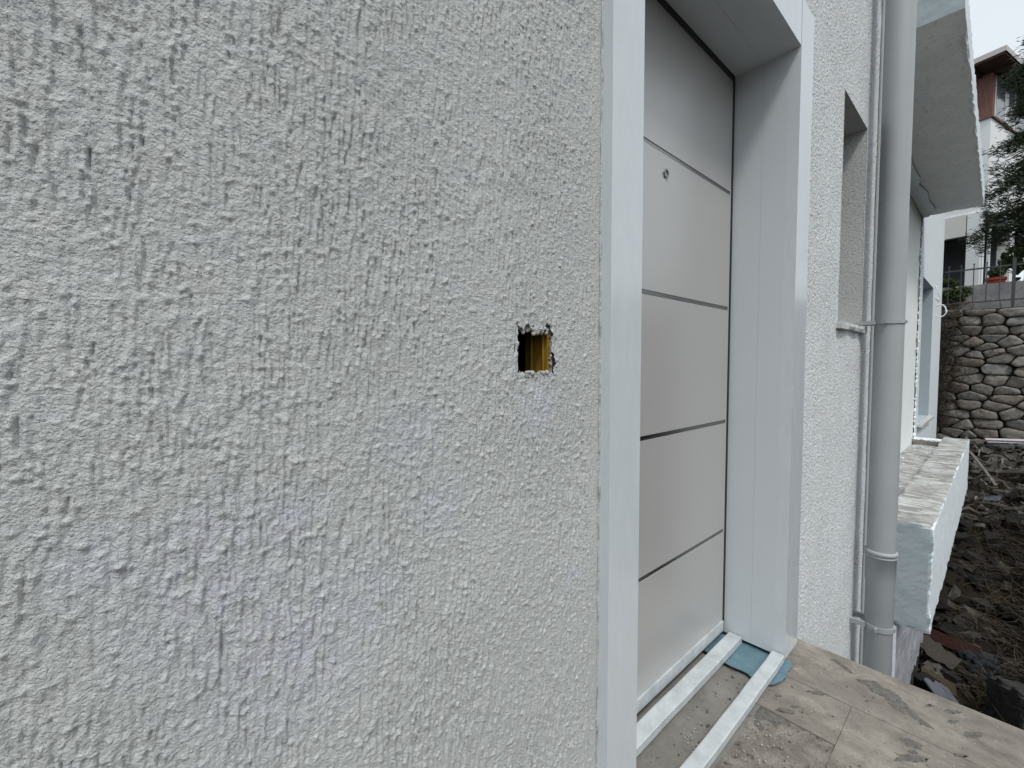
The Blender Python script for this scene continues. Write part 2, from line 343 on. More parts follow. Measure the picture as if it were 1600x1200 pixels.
# ------------------------------------------------------------------ relief of the dragged grain plaster
def relief(nx, nz, step, seed, drag=1):
    r = np.random.default_rng(seed); fx = np.fft.fftfreq(nx, step); fz = np.fft.rfftfreq(nz, step)
    FX, FZ = np.meshgrid(fx, fz, indexing='ij')
    def field(lx, lz, hx=0, hz=0):              # gaussian band with correlation lengths in metres
        w = r.standard_normal((nx, nz)); K = np.exp(-((FX*lx)**2+(FZ*lz)**2)*6)
        if hx: K = K-np.exp(-((FX*hx)**2+(FZ*hz)**2)*6)
        q = np.fft.irfft2(np.fft.rfft2(w)*K, s=(nx, nz)); return q/q.std()
    q = max(1, step/.0016)
    grain = field(.0021*q, .0023*q, .0065*q, .0065*q)
    lumps = field(.0040*q, .0048*q, .016, .016)
    streak = field(.003*q, .026, .014, .2)
    ridge = field(.0026*q, .013, .010, .05)
    ripple = np.tanh(field(.0052*q, .0021*q, .02, .009)*1.2)
    gate = 1/(1+np.exp(-2.5*field(.05, .09)))
    gate2 = 1/(1+np.exp(-3*field(.035, .06)))
    big = field(.05, .07)
    grain = np.tanh(grain*1.3)*1.1; lumps = np.tanh((lumps-.2)*1.6)
    h = (.16+.26*(1-drag))*grain*(.5+.7*gate2)+(.20+.06*drag)*lumps*(.5+.7*gate)+.15*ripple*(.35+.9*(1-gate2))*(.3+.7*drag) \
        - .70*drag*np.maximum(streak-.6, 0)*(.3+gate) + .46*drag*ridge*(.4+gate2) + .28*big
    gate3 = .5+.8/(1+np.exp(-2.2*field(.05, .08)))
    # grooves where a grain was dragged down under the float
    ng = int(nx*nz*step*step*8500*drag)
    X = np.arange(nx)*step; Z = np.arange(nz)*step
    for _ in range(ng):
        x0_ = r.uniform(0, (nx-1)*step); z0_ = r.uniform(0, (nz-1)*step)
        L = r.gamma(2.2, .0105)+.006; w = r.uniform(.0009, .0017); d = r.uniform(.25, 1.1)*(gate3[int(x0_/step), int(z0_/step)])
        x0 = x0_; z0 = z0_; sl = r.normal(0, .09); cv = r.normal(0, .3)
        i0, i1 = int(max(0, (x0-.012)/step)), int(min(nx, (x0+.012)/step)); j0, j1 = int(max(0, (z0-L)/step)), int(min(nz, z0/step))
        if i1-i0 < 2 or j1-j0 < 2: continue
        zz = Z[j0:j1]-z0+L; t = zz/L
        xc = x0+sl*(zz-L/2)+cv*(zz-L/2)**2
        dx = (X[i0:i1, None]-xc[None]); prof = np.exp(-(dx/w)**2)-.38*np.exp(-((np.abs(dx)-2.1*w)/(w*.8))**2)
        h[i0:i1, j0:j1] -= d*prof*np.minimum(1, np.minimum(t*5, (1-t)*14))[None]
        if r.random() < .6:                     # the grain itself, left at the bottom of its groove
            k0, k1 = int(max(0, (z0-L-.005)/step)), int(min(nz, (z0-L+.005)/step))
            if k1 > k0: h[i0:i1, k0:k1] += 1.1*np.exp(-((X[i0:i1, None]-xc[0])**2+(Z[None, k0:k1]-z0+L)**2)/(.0026**2))
    npb = int(nx*nz*step*step*5500); px = r.integers(0, nx, npb); pz = r.integers(0, nz, npb); pr = r.uniform(.0013, .0030, npb); k_ = int(.0045/step)+1
    gg = gate2*.8+.3
    for a_, b_, rad in zip(px, pz, pr):
        i0, i1, j0, j1 = max(0, a_-k_), min(nx, a_+k_+1), max(0, b_-k_), min(nz, b_+k_+1)
        if r.random() > gg[a_, b_]: continue
        dd = ((np.arange(i0, i1)[:, None]-a_)**2+(np.arange(j0, j1)[None]-b_)**2)*(step/rad)**2
        h[i0:i1, j0:j1] += .21*(rad/.002)*np.sqrt(np.maximum(0, 1-dd))
    return h*.00118
def relief_wall(name, x0, x1, z0, z1, step, seed, holes, parent, y=0., amp=1., fade=None, mat='stucco', drag=1):
    nx = int(round((x1-x0)/step))+1; nz = int(round((z1-z0)/step))+1
    h = relief(nx, nz, step, seed, drag)*amp
    X = x0+np.arange(nx)*(x1-x0)/(nx-1); Z = z0+np.arange(nz)*(z1-z0)/(nz-1)
    GX, GZ = np.meshgrid(X, Z, indexing='ij')
    if fade is not None: h = h*fade(GX, GZ)
    v = np.stack([GX, y-h, GZ], -1).reshape(-1, 3)
    i = np.arange(nx*nz).reshape(nx, nz); q = np.stack([i[:-1, :-1], i[1:, :-1], i[1:, 1:], i[:-1, 1:]], -1).reshape(-1, 4)
    if holes:
        cx = (GX[:-1, :-1]+step/2).ravel(); cz = (GZ[:-1, :-1]+step/2).ravel(); keep = np.ones(len(q), bool)
        for hf in holes: keep &= ~hf(cx, cz)
        q = q[keep]
    return from_np(name, v, q, mat, parent, True)

def lump(bm, c, r, seed, flat=1, sub=2):
    g = bmesh.ops.create_icosphere(bm, subdivisions=sub, radius=r)
    for q in g['verts']:
        d = q.co.normalized(); q.co *= 1+.35*noise.noise(d*1.7+Vector((seed*3.1, 0, 0)))+.12*noise.noise(d*5+Vector((0, seed, 0)))
        q.co.y *= flat; q.co += Vector(c)

# ================================================================== HOUSE WITH THE DOOR
house = thing('stucco_house', 'pale grey stucco house with white framed door and grey downpipe, filling the left', 'house', (0, 0, 0))

hx0, hx1, hz0, hz1 = .437, .509, 1.007, 1.075
def hole_switch(x, z):
    w = lambda t, p: .0017*np.sin(t*170+p)+.0015*np.sin(t*395+2.3*p)+.0011*np.sin(t*830+p*5)
    ex0, ex1, ez0, ez1 = .5*w(z, .4), w(z, 2.9)+.0055*np.clip(np.sin((z-1.000)*75)+.35, 0, 1.2), 1.1*w(x, 1.3), 1.7*w(x, 4.4)+.008*np.exp(-((x-.497)/.006)**2)+.004*np.exp(-((x-.452)/.012)**2)
    return (x > hx0+ex0) & (x < hx1+ex1) & (z > hz0+ez0) & (z < hz1+ez1)
ZT, ZB = 6.2, -3.2
def fade_main(x, z):
    e = np.clip((.646-x)/.05, 0.25, 1)
    return e
relief_wall('wall', -.72, .7, .02, 2.24, .00135, 3, [hole_switch], house, fade=fade_main)
relief_wall('wall', 1.70, 3.14, -1.1, 3.2, .0026, 5, [lambda x, z: (x > 2.32) & (x < 2.79) & (z > 1.208) & (z < 2.187)], house, amp=1.7, mat='stucco_far_lit', drag=.35)
# the rest of the same wall, seen only from elsewhere
def flat(name, rects, y, mat, parent):
    bm = bmesh.new()
    for (x0, x1, z0, z1) in rects:
        bm.faces.new([bm.verts.new(p) for p in ((x0, y, z0), (x1, y, z0), (x1, y, z1), (x0, y, z1))])
    return from_bm(name, bm, mat, parent)
flat('wall', [(-4, -.72, ZB, ZT), (-.72, .70, 2.24, ZT), (-.72, .70, ZB, .02)], .0003, 'stucco_mid', house)
flat('wall', [(.70, 1.70, ZB, -.03)], .0003, 'stucco_far_lit', house)
flat('wall', [(.70, 1.70, 2.10, ZT), (1.70, 3.14, 3.2, ZT)], .0003, 'stucco_far_lit', house)
flat('wall', [(1.70, 3.14, ZB, -1.1)], .0003, 'stucco_far_lit', house)
bm = bmesh.new(); box(bm, (-4, .45, ZB), (3.14, 7, ZT)); box(bm, (-4.2, .02, ZT), (3.16, 7.2, ZT+.15))
box(bm, (-4, .01, ZB), (-3.98, .45, ZT)); box(bm, (3.12, .01, ZB), (3.139, .45, ZT)); box(bm, (-3.98, .02, ZB), (3.12, .449, ZB+.05))
from_bm('house_body', bm, 'stucco_far_lit', house)
# window recess (blind niche) in the right part of the wall
def open_niche(name, x0, x1, z0, z1, y0, y1, mat, parent):
    bm = bmesh.new(); v = lambda *p: bm.verts.new(p)
    bm.faces.new((v(x0, y1, z0), v(x1, y1, z0), v(x1, y1, z1), v(x0, y1, z1)))
    nn = 14
    for k in range(nn):
        a0, a1 = y0+(y1-y0)*k/nn, y0+(y1-y0)*(k+1)/nn
        for (p, q) in (((x0, z0), (x0, z1)), ((x1, z1), (x1, z0)), ((x0, z1), (x1, z1)), ((x1, z0), (x0, z0))):
            bm.faces.new((v(p[0], a0, p[1]), v(q[0], a0, q[1]), v(q[0], a1, q[1]), v(p[0], a1, p[1])))
    bmesh.ops.remove_doubles(bm, verts=bm.verts, dist=1e-5)
    return from_bm(name, bm, mat, parent)
wr = open_niche('window_recess', 2.32, 2.79, 1.21, 2.185, -.002, .22, 'stucco_shaded', house)
tag(wr, 'narrow bricked-up window recess between the door and the downpipe')
pbox('window_pane', (2.33, .19, 1.23), (2.78, .2, 2.17), 'glass', house)
rough_box('window_sill', (2.30, -.022, 1.175), (2.825, .2, 1.2085), .018, .006, 'marble', house, 1.2, 3)

# switch hole
hp = bpy.data.objects.new('switch_hole', None); C.objects.link(hp); hp.parent = house; hp.location = (0, 0, 0)
tag(hp, 'small chipped rectangular hole in the plaster left of the door')
bm = bmesh.new(); v = lambda *p: bm.verts.new(p)
x0, x1, z0, z1 = hx0-.006, hx1+.006, hz0-.006, hz1+.006
for q in (((x0, .09, z0), (x1, .09, z0), (x1, .09, z1), (x0, .09, z1)), ((x0, .0006, z0), (x0, .09, z0), (x0, .09, z1), (x0, .0006, z1)), ((x1, .0006, z0), (x1, .09, z0), (x1, .09, z1), (x1, .0006, z1)),
          ((x0, .0006, z0), (x1, .0006, z0), (x1, .09, z0), (x0, .09, z0)), ((x0, .0006, z1), (x1, .0006, z1), (x1, .09, z1), (x0, .09, z1))):
    bm.faces.new([v(*p) for p in q])
from_bm('hole_lining', bm, 'cavity', hp)
relief_wall('chipped_edge', hx0-.012, hx1+.016, hz0-.012, hz1+.018, .0012, 17, [lambda x, z: (x > hx0+.0005*np.sin(z*900)) & (x < hx1-.0005+.001*np.sin(z*700)) & (z > hz0+.001*np.sin(x*800)) & (z < hz1-.002-.003*np.sin((x-.437)*90)+.001*np.sin(x*900))], hp, y=.0042, mat='rawplaster')
bm = bmesh.new()                                # ochre plastic back box, right and back side, with ribs
box(bm, (hx1-.004, .006, hz0+.001), (hx1+.001, .056, hz1-.004))
tube(bm, [(hx1-.0055, .040, hz0+.002), (hx1-.0055, .040, hz1-.008)], .0022, 8); tube(bm, [(hx1-.0055, .014, hz0+.002), (hx1-.0055, .014, hz1-.008)], .0015, 8)
from_bm('back_box', bm, 'ochre', hp, bevel=.0008)
bm = bmesh.new()
bm = bmesh.new(); rr = random.Random(2)         # broken plaster lumps round the rim
for k in range(16): lump(bm, (hx0+.003+rr.random()*.066, .001+rr.random()*.005, hz1+.002-abs(rr.gauss(0, .0035))), rr.uniform(.0015, .0042), k)
for k in range(5): lump(bm, (hx0+.028+rr.random()*.012, .000, hz1+.001-rr.random()*.010), rr.uniform(.0025, .005), k+90)
for k in range(12): lump(bm, (hx0+.010+rr.random()*.06, .001+rr.random()*.008, hz0-.001+rr.random()*.003), rr.uniform(.002, .0045), k+30)
for k in range(6): lump(bm, (hx1+.0005+rr.random()*.003, .003+rr.random()*.003, hz0+rr.random()*.06), rr.uniform(.001, .0025), k+60)
from_bm('broken_plaster', bm, 'plaster_crumb', hp, True)

# ---------------------------------------------------------------- door surround
fr = bpy.data.objects.new('door_frame', None); C.objects.link(fr); fr.parent = house
OX0, OX1, OZ = .731, 1.639, 2.033; YF, YD = -.023, .178
pbox('casing', (.634, YF, .0), (OX0, .012, 2.175), 'frame', fr, .0025)
pbox('casing', (OX1+.001, YF-.001, .024), (1.770, .012, 2.182), 'frame', fr, .0025)
pbox('casing', (OX0+.001, YF, OZ), (OX1, .012, 2.172), 'frame', fr, .0025)
# reveals: two boards each with a fine open joint between
for (a, b) in ((.0121, .0845), (.0851, .20)):
    pbox('reveal_board', (OX1+.001, a, .026), (OX1+.014, b, OZ), 'reveal', fr)
    pbox('reveal_board', (OX0-.014, a, .0), (OX0, b, OZ), 'reveal', fr, .0008)
    pbox('head_board', (OX0, a, OZ), (OX1+.001, b, OZ+.014), 'reveal', fr)
bm = bmesh.new()
box(bm, (OX1+.0013, .08, .03), (OX1+.016, .09, OZ)); box(bm, (OX0, .08, OZ+.0008), (OX1, .09, OZ+.016)); from_bm('joint', bm, 'seam', fr)
# caulk line on the plaster side
V = []; bm = bmesh.new(); pts = []
for k in range(260):
    z = .0+k*.0084; pts.append((.634+.0016*noise.noise(Vector((z*30, 0, 0)))-.0008, -.001+.002*noise.noise(Vector((z*22, 5, 0))), z))
tube(bm, pts, [.0022+.0012*noise.noise(Vector((p[2]*40, 9, 0))) for p in pts], 6); from_bm('caulk', bm, 'caulk', fr, True)
bm = bmesh.new(); tube(bm, [(1.772+.001*noise.noise(Vector((k*.3, 0, 0))), .0, k*.0218) for k in range(100)], .003, 6); from_bm('caulk', bm, 'caulk', fr, True)
# fixed weather bars lying across the bottom of the frame
def bar(y0, y1, xa, xb, zt, th, bow, seed):
    bm = bmesh.new(); nn = 30; R0 = None
    for k in range(nn+1):
        t = k/nn; x = xa+(xb-xa)*t; dy = bow*math.sin(t*math.pi)+.0015*noise.noise(Vector((t*6, seed, 0))); dz = .004*math.sin(t*math.pi*1.2)+.0012*noise.noise(Vector((t*5, seed+4, 0)))
        r = [bm.verts.new((x, y, z)) for y, z in ((y0+dy, zt-th+dz), (y1+dy, zt-th+dz), (y1+dy, zt+dz-.001), (y1+dy-.003, zt+dz), (y0+dy+.003, zt+dz), (y0+dy, zt+dz-.001))]
        if R0:
            for i in range(6): bm.faces.new((R0[i], R0[(i+1) % 6], r[(i+1) % 6], r[i]))
        else: bm.faces.new(r)
        R0 = r
    bm.faces.new(R0[::-1]); return from_bm('bottom_bar', bm, 'bar', fr)
bar(.112, .157, .735, 1.634, .040, .022, -.004, 1)
bar(-.024, .014, .735, 1.632, .042, .020, -.006, 2)

# ---------------------------------------------------------------- door leaf
dr = bpy.data.objects.new('door', None); C.objects.link(dr); dr.parent = house
tag(dr, 'light greige steel door with four thin metal inlay lines and a peephole')
zs = [.078, .415, .815, 1.219, 1.623, 2.004]; g = .0066
bm = bmesh.new(); box(bm, (OX0-.02, YD+.006, .06), (1.622, YD+.05, 2.006)); from_bm('leaf_core', bm, 'seam', dr)
for a, b in zip(zs, zs[1:]):
    pbox('door_panel', (OX0-.018, YD, a+(g if a > .1 else 0)), (1.6215, YD+.02, b-(g if b < 2 else 0)), 'door', dr, .0012)
for z in zs[1:-1]: pbox('inlay_strip', (OX0-.018, YD+.002, z-g+.0004), (1.621, YD+.012, z+g-.0004), 'steel', dr)
pbox('leaf_edge', (1.6222, YD+.001, .06), (1.6275, YD+.03, 2.010), 'reveal', dr)
pbox('leaf_edge', (OX0-.02, YD+.001, 2.0062), (1.6275, YD+.03, 2.0112), 'reveal', dr)
pbox('bottom_strip', (OX0-.018, YD-.006, .040), (1.6215, YD+.02, .0765), 'bar', dr, .002)
bm = bmesh.new(); box(bm, (1.628, YD-.0015, .03), (1.6393, YD+.06, 2.0325)); box(bm, (OX0-.02, YD-.0015, 2.0115), (1.628, YD+.06, 2.0325)); from_bm('gasket', bm, 'black', dr)
ph = bpy.data.objects.new('peephole', None); C.objects.link(ph); ph.parent = dr
bm = bmesh.new()
def ring(bm, c, ro, ri, y0, y1, seg=28):
    P = [[bm.verts.new((c[0]+r*math.cos(t), y, c[2]+r*math.sin(t))) for t in [2*math.pi*k/seg for k in range(seg)]] for r, y in ((ro, y1), (ro, y0), (ri, y0), (ri, y1))]
    for A, B in zip(P, P[1:]):
        for k in range(seg): bm.faces.new((A[k], A[(k+1) % seg], B[(k+1) % seg], B[k]))
ring(bm, (1.173, 0, 1.565), .0125, .0085, YD-.0045, YD+.001); from_bm('peephole_ring', bm, 'steel', ph)
bm = bmesh.new(); ring(bm, (1.173, 0, 1.565), .0085, .0001, YD-.002, YD-.0005); from_bm('peephole_lens', bm, 'glass', ph)

# ---------------------------------------------------------------- downpipe and conduit
PX, PY, PR = 2.816, -.108, .0575
dp = bpy.data.objects.new('downpipe', None); C.objects.link(dp); dp.parent = house
tag(dp, 'grey plastic downpipe clamped to the corner of the stucco wall')
def lathe_z(bm, prof, cx, cy, seg=40):
    prev = None
    for (r, z) in prof:
        cur = [bm.verts.new((cx+r*math.cos(2*math.pi*k/seg), cy+r*math.sin(2*math.pi*k/seg), z)) for k in range(seg)]
        if prev:
            for k in range(seg): bm.faces.new((prev[k], prev[(k+1) % seg], cur[(k+1) % seg], cur[k]))
        prev = cur
bm = bmesh.new(); lathe_z(bm, [(PR, .05), (PR, 6.1)], PX, PY); from_bm('pipe', bm, 'pipe', dp, True)
bm = bmesh.new(); lathe_z(bm, [(PR, -2.2), (PR, -.075), (PR+.0035, -.065), (PR+.0035, .055), (PR+.006, .057), (PR+.006, .062), (PR+.0035, .064), (PR+.004, .068), (PR+.0085, .072), (PR+.0095, .079), (PR+.0085, .086), (PR+.002, .089), (PR-.003, .091)], PX, PY)
from_bm('socket', bm, 'pipe', dp, True)
def clamp(zc, h):
    bm = bmesh.new(); lathe_z(bm, [(PR+.0005, zc-h), (PR+.005, zc-h), (PR+.005, zc+h), (PR+.0005, zc+h)], PX, PY)
    box(bm, (PX-.05, PY+.045, zc-h), (PX-.035, .004, zc+h)); box(bm, (PX+.035, PY+.045, zc-h), (PX+.05, .004, zc+h))
    box(bm, (PX-PR-.022, PY-.004, zc-h*.9), (PX-PR-.002, PY+.006, zc+h*.9)); box(bm, (PX-.012, PY-PR-.008, zc-h*.55), (PX+.02, PY-PR-.0045, zc+h*.55))
    from_bm('clamp', bm, 'pipe', dp)
clamp(1.225, .009); clamp(-.300, .012); clamp(3.4, .011)
bm = bmesh.new(); tube(bm, [(3.052+.0015*math.sin(z*.9), -.013, z) for z in np.arange(-2.2, 6.1, .15)], .0115, 12); from_bm('conduit', bm, 'conduit', house, True)

# ---------------------------------------------------------------- set-back wall, ledges
YA = .30
def wallgrid(name, x0, x1, z0, z1, y, holes, mat, parent, step=.08):
    xs = sorted(set([x0, x1]+[h[0] for h in holes]+[h[1] for h in holes])); zs_ = sorted(set([z0, z1]+[h[2] for h in holes]+[h[3] for h in holes]))
    bm = bmesh.new()
    for a, b in zip(xs, xs[1:]):
        for c, d in zip(zs_, zs_[1:]):
            if any(h[0] <= a and b <= h[1] and h[2] <= c and d <= h[3] for h in holes): continue
            bm.faces.new([bm.verts.new(p) for p in ((a, y, c), (b, y, c), (b, y, d), (a, y, d))])
    bmesh.ops.remove_doubles(bm, verts=bm.verts, dist=1e-5)
    return from_bm(name, bm, mat, parent)
wa = wallgrid('setback_wall', 3.14, 8.20, -3.2, ZT, YA, [], 'cream', house)
wb = wallgrid('end_wall', 8.20, 11.55, -3.2, ZT, YA-.012, [(8.55, 10.0, .16, 2.27)], 'white', house)
tag(wb, 'bright white far end of the wall beyond the ledge, with a tall window recess')
open_niche('window_recess', 8.55, 10.0, .16, 2.27, YA-.012, YA+.26, 'shadedwhite', house)
pbox('window_sill', (8.47, YA-.075, .12), (10.08, YA+.2, .158), 'marble', house, .004)
bm = bmesh.new(); box(bm, (3.15, YA+.30, -3.2), (11.52, 7, ZT)); box(bm, (11.53, YA-.011, -3.2), (11.549, 7, ZT)); box(bm, (3.17, .29, ZT+.003), (11.56, 7.2, ZT+.153)); from_bm('house_body', bm, 'white', house)
# ragged plaster joint between both walls
bm = bmesh.new(); rr = random.Random(5)
for k in range(120):
    z = -.05+3.05*rr.random(); lump(bm, (8.19+rr.uniform(-.03, .05), YA-.012, z), rr.uniform(.008, .035), k, .5, 1)
o = from_bm('plaster_joint', bm, 'cream', house); o['kind'] = 'stuff'
for z, w in ((2.45, .06), (2.1, .10), (1.95, .12), (1.35, .05), (1.2, .05), (.85, .04), (.8, .03)):
    bm = bmesh.new(); P0 = [(8.10+rr.uniform(-.012, .012), YA-.0145, z-w), (8.135+rr.uniform(-.01, .01), YA-.0145, z-w*.3), (8.14, YA-.0145, z+w*.8), (8.115, YA-.0145, z+w), (8.095, YA-.0145, z+w*.2)]
    bm.faces.new([bm.verts.new(p) for p in P0]); from_bm('crack', bm, 'darkcon', house)

us = rough_box('upper_ledge', (3.64, -.28, 3.05), (8.30, YA+.02, 3.27), .03, .009, 'shadedwhite', house, 1.5, 1, [((0, 0, -1), 'soffit'), ((0, -1, 0), 'white')])  # near face gets the white with shade in its colour, outer face plain white
tag(us, 'overhanging concrete ledge with grey soffit above the downpipe side')
# ragged patch of white wall paint run on to the soffit
ol = []; ptsA = [(5.0, YA), (5.55, .24), (5.75, .165), (6.1, .175), (6.5, .16), (6.75, .19), (7.1, .15), (7.5, .165), (7.95, .145), (8.0, .2), (8.28, .23), (8.28, YA)]
for (p, q) in zip(ptsA, ptsA[1:]):
    for t in np.linspace(0, 1, 8)[:-1]:
        x = p[0]+(q[0]-p[0])*t; y = p[1]+(q[1]-p[1])*t; j = 0 if min(p[1], q[1]) > .29 else 1
        ol.append((x, y+j*.014*noise.noise(Vector((x*16, 1, 0)))))
bm = bmesh.new(); prism(bm, ol, 3.032, 3.046); bmesh.ops.triangulate(bm, faces=[f for f in bm.faces if len(f.verts) > 4])
from_bm('ragged_plaster', bm, 'white', house)

lb = bpy.data.objects.new('lower_ledge', None); C.objects.link(lb); lb.parent = house
tag(lb, 'white painted concrete ledge with a worn cement top behind the downpipe')
rough_box('parapet', (3.55, -.25, -.60), (8.10, -.015, .055), .02, .010, 'shadedwhite', lb, 1.7, 7, [((0, 0, 1), 'screed'), ((0, -1, 0), 'white')])
rough_box('ledge_floor', (3.56, -.014, -.60), (8.10, YA, -.075), .06, .01, 'shadedwhite', lb, 1.0, 9, [((0, 0, 1), 'screed')])
rough_box('end_kerb', (8.101, -.20, -.60), (8.33, YA, .0), .025, .022, 'rawcon', lb, 1.6, 4, [((0, 0, 1), 'white')])
bm = bmesh.new(); rr = random.Random(8)
for k in range(30):                             # paint flakes on the ledge floor
    x = rr.uniform(5, 8); y = rr.uniform(.02, .25); r = rr.uniform(.006, .024); a = rr.random()*3
    bm.faces.new([bm.verts.new((x+r*2.2*math.cos(a+t)*rr.uniform(.5, 1), y+r*.6*math.sin(a+t)*rr.uniform(.5, 1), -.068+rr.uniform(0, .012))) for t in (0, 1.4, 3, 4.5)])
fl = from_bm('paint_flakes', bm, 'white', lb); fl['kind'] = 'stuff'
# basement wall under the ledge
rough_box('basement_wall', (3.145, -.045, -1.80), (8.2, .28, -.605), .05, .035, 'lilac', house, 1.6, 6)
rough_box('foundation', (3.145, .02, -3.2), (8.2, .28, -1.83), .12, .05, 'darkcon', house, 1.2, 8)
pbox('foundation', (1.87, -.02, -3.2), (3.13, -.001, -1.9), 'darkcon', house)
bm = bmesh.new(); tube(bm, [(3.5, -.07, -3), (3.5, -.07, -.6)], .035, 14); from_bm('waste_pipe', bm, 'lilac', house, True)

# white cable loop hanging at the far corner
cb = bpy.data.objects.new('cable_loop', None); C.objects.link(cb); cb.parent = house
bm = bmesh.new()
lp = [(10.55+.0*t, YA-.03-.10*(1-math.cos(t))*.5-.0, 1.98+.10*math.sin(t)) for t in np.linspace(-.2, 6.3, 26)]
lp = [(10.55, YA-.06-.075*math.cos(t)-.01*t/6, 1.94+.105*math.sin(t)) for t in np.linspace(-.2, 6.3, 26)]
tube(bm, lp, .010, 8); tube(bm, [(10.3, YA-.01, 2.36), (10.35, YA-.05, 2.2), (10.38, YA-.09, 2.12), (10.4, YA-.05, 2.08), (10.3, YA+.02, 2.2)], .008, 6)
o = from_bm('white_cable', bm, 'white', cb, True)

# ================================================================== LANDING
tr = thing('landing', None, None); tr['kind'] = 'structure'
def slab(name, pts, z0, z1, mat, bev=.002):
    bm = bmesh.new(); prism(bm, pts, z0, z1); o = from_bm(name, bm, mat, tr, bevel=bev); return o
gp = .0006
slab('edge_tile', [(1.592+gp, -1.7), (1.842, -1.7), (1.842, .004), (1.592+gp, .004)], -.03, .0, 'trav', .003)
slab('tile', [(1.395+gp, -.214+gp), (1.592-gp, -.214+gp), (1.592-gp, .004), (1.395+gp, .004)], -.03, -.0012, 'trav')
slab('tile', [(1.30, -.70), (1.592-gp, -.70), (1.592-gp, -.214-gp), (1.30, -.214-gp)], -.03, -.0006, 'trav')
slab('tile', [(1.30, -1.7), (1.592-gp, -1.7), (1.592-gp, -.70-gp), (1.30, -.70-gp)], -.03, -.0009, 'trav')
pbox('grout_bed', (1.28, -1.7, -.05), (1.83, .004, -.0045), 'mortar', tr)
def gridslab(name, x0, x1, y0, y1, z, amp, mat, step=.012, seed=0):
    nx = int((x1-x0)/step)+1; ny = int((y1-y0)/step)+1
    V = [(x0+(x1-x0)*i/(nx-1), y0+(y1-y0)*j/(ny-1), z+amp*(noise.noise(Vector((i*step*9, j*step*9, seed)))+.5*noise.noise(Vector((i*step*40, j*step*40, seed))))) for i in range(nx) for j in range(ny)]
    F = [(i*ny+j, (i+1)*ny+j, (i+1)*ny+j+1, i*ny+j+1) for i in range(nx-1) for j in range(ny-1)]
    return from_np(name, V, F, mat, tr, True)
gridslab('gritty_floor', .60, 1.394, -.9, -.026, -.004, .003, 'grit', .009)
gridslab('cement_floor', .72, 1.66, -.03, .24, -.003, .0022, 'cement', .009, 4)
gridslab('gritty_floor', -4, .60, -1.7, .0, -.006, .003, 'grit', .05); gridslab('gritty_floor', .60, 1.30, -1.7, -.9, -.005, .003, 'grit', .03)
pbox('landing_block', (-4, -1.68, -3.2), (1.80, .0, -.052), 'rawcon', tr)
# mortar spilt on the edge tile: irregular thin crusts, and grit
def crust(name, pts, z, h, parent, seed):
    cx = sum(p[0] for p in pts)/len(pts); cy = sum(p[1] for p in pts)/len(pts); ol = []
    for p, q in zip(pts, pts[1:]+pts[:1]):
        for t in np.linspace(0, 1, 9)[:-1]:
            x = p[0]+(q[0]-p[0])*t; y = p[1]+(q[1]-p[1])*t
            m_ = min(1, .3+.06*0+len(pts)/14)
            ol.append((x+m_*(.007*noise.noise(Vector((x*110, y*110, seed)))+.004*noise.noise(Vector((x*330, y*330, seed)))), y+m_*.009*noise.noise(Vector((x*130, y*130, seed+9)))))
    bm = bmesh.new(); lo = [bm.verts.new((x, y, z-.001)) for x, y in ol]; hi = [bm.verts.new((cx+(x-cx)*.9, cy+(y-cy)*.9, z+h)) for x, y in ol]
    n_ = len(ol)
    for i in range(n_): bm.faces.new((lo[i], lo[(i+1) % n_], hi[(i+1) % n_], hi[i]))
    f = bm.faces.new(hi); bmesh.ops.triangulate(bm, faces=[f]); return from_bm(name, bm, 'mortar', parent)
crust('mortar_crust', [(1.745, -.195), (1.777, -.235), (1.765, -.262), (1.758, -.30), (1.712, -.328), (1.66, -.388), (1.652, -.378), (1.672, -.335), (1.668, -.304), (1.706, -.272), (1.715, -.235), (1.735, -.215)], 0, .0014, tr, 1)
crust('mortar_crust', [(1.548, -.322), (1.572, -.345), (1.566, -.372), (1.545, -.372), (1.535, -.345)], -.0006, .0014, tr, 2)
rq = random.Random(31)
for k in range(15):
    x, y = (rq.uniform(1.42, 1.82), -rq.uniform(.03, .55)); r_ = abs(rq.gauss(0, .009))+.004; a0 = rq.uniform(-1, -.5)
    P_ = []
    for t in np.linspace(0, 6.283, 8)[:-1]:
        u, w_ = r_*3.0*math.cos(t)*rq.uniform(.5, 1), r_*.8*math.sin(t)*rq.uniform(.5, 1); P_.append((x+u*math.cos(a0)-w_*math.sin(a0), y+u*math.sin(a0)+w_*math.cos(a0)))
    if max(p[0] for p in P_) < 1.838: crust('mortar_crust', P_, 0, .0010, tr, k+20)
crust('mortar_crust', [(1.80, -.115), (1.812, -.13), (1.79, -.165), (1.765, -.19), (1.76, -.18), (1.785, -.14)], 0, .001, tr, 3)
bm = bmesh.new(); rr = random.Random(3)
for k in range(300):
    if k < 80: x, y = rr.uniform(1.30, 1.83), -abs(rr.gauss(.05, .3))
    elif k < 220: x, y = rr.uniform(.8, 1.4), rr.uniform(-.28, -.03)
    else: x, y = rr.uniform(.85, 1.5), rr.uniform(.0, .10)
    if y < -.65: continue
    lump(bm, (x, y, .0), abs(rr.gauss(.0003, .0013))+.0006, k, 1, 1)
gr = from_bm('grit', bm, 'mortar', tr); gr['kind'] = 'stuff'
bm = bmesh.new()
for k in range(150):
    x, y = (rr.gauss(1.12, .14), rr.gauss(-.09, .04)) if k > 40 else (rr.gauss(1.13, .05), rr.gauss(.05, .02))
    if -.032 < y < .02 or y > .1: y = -.05
    lump(bm, (x, y, .001), rr.uniform(.0008, .0024), k, 1, 1)
gr = from_bm('plaster_crumbs', bm, 'plaster_crumb', tr); gr['kind'] = 'stuff'
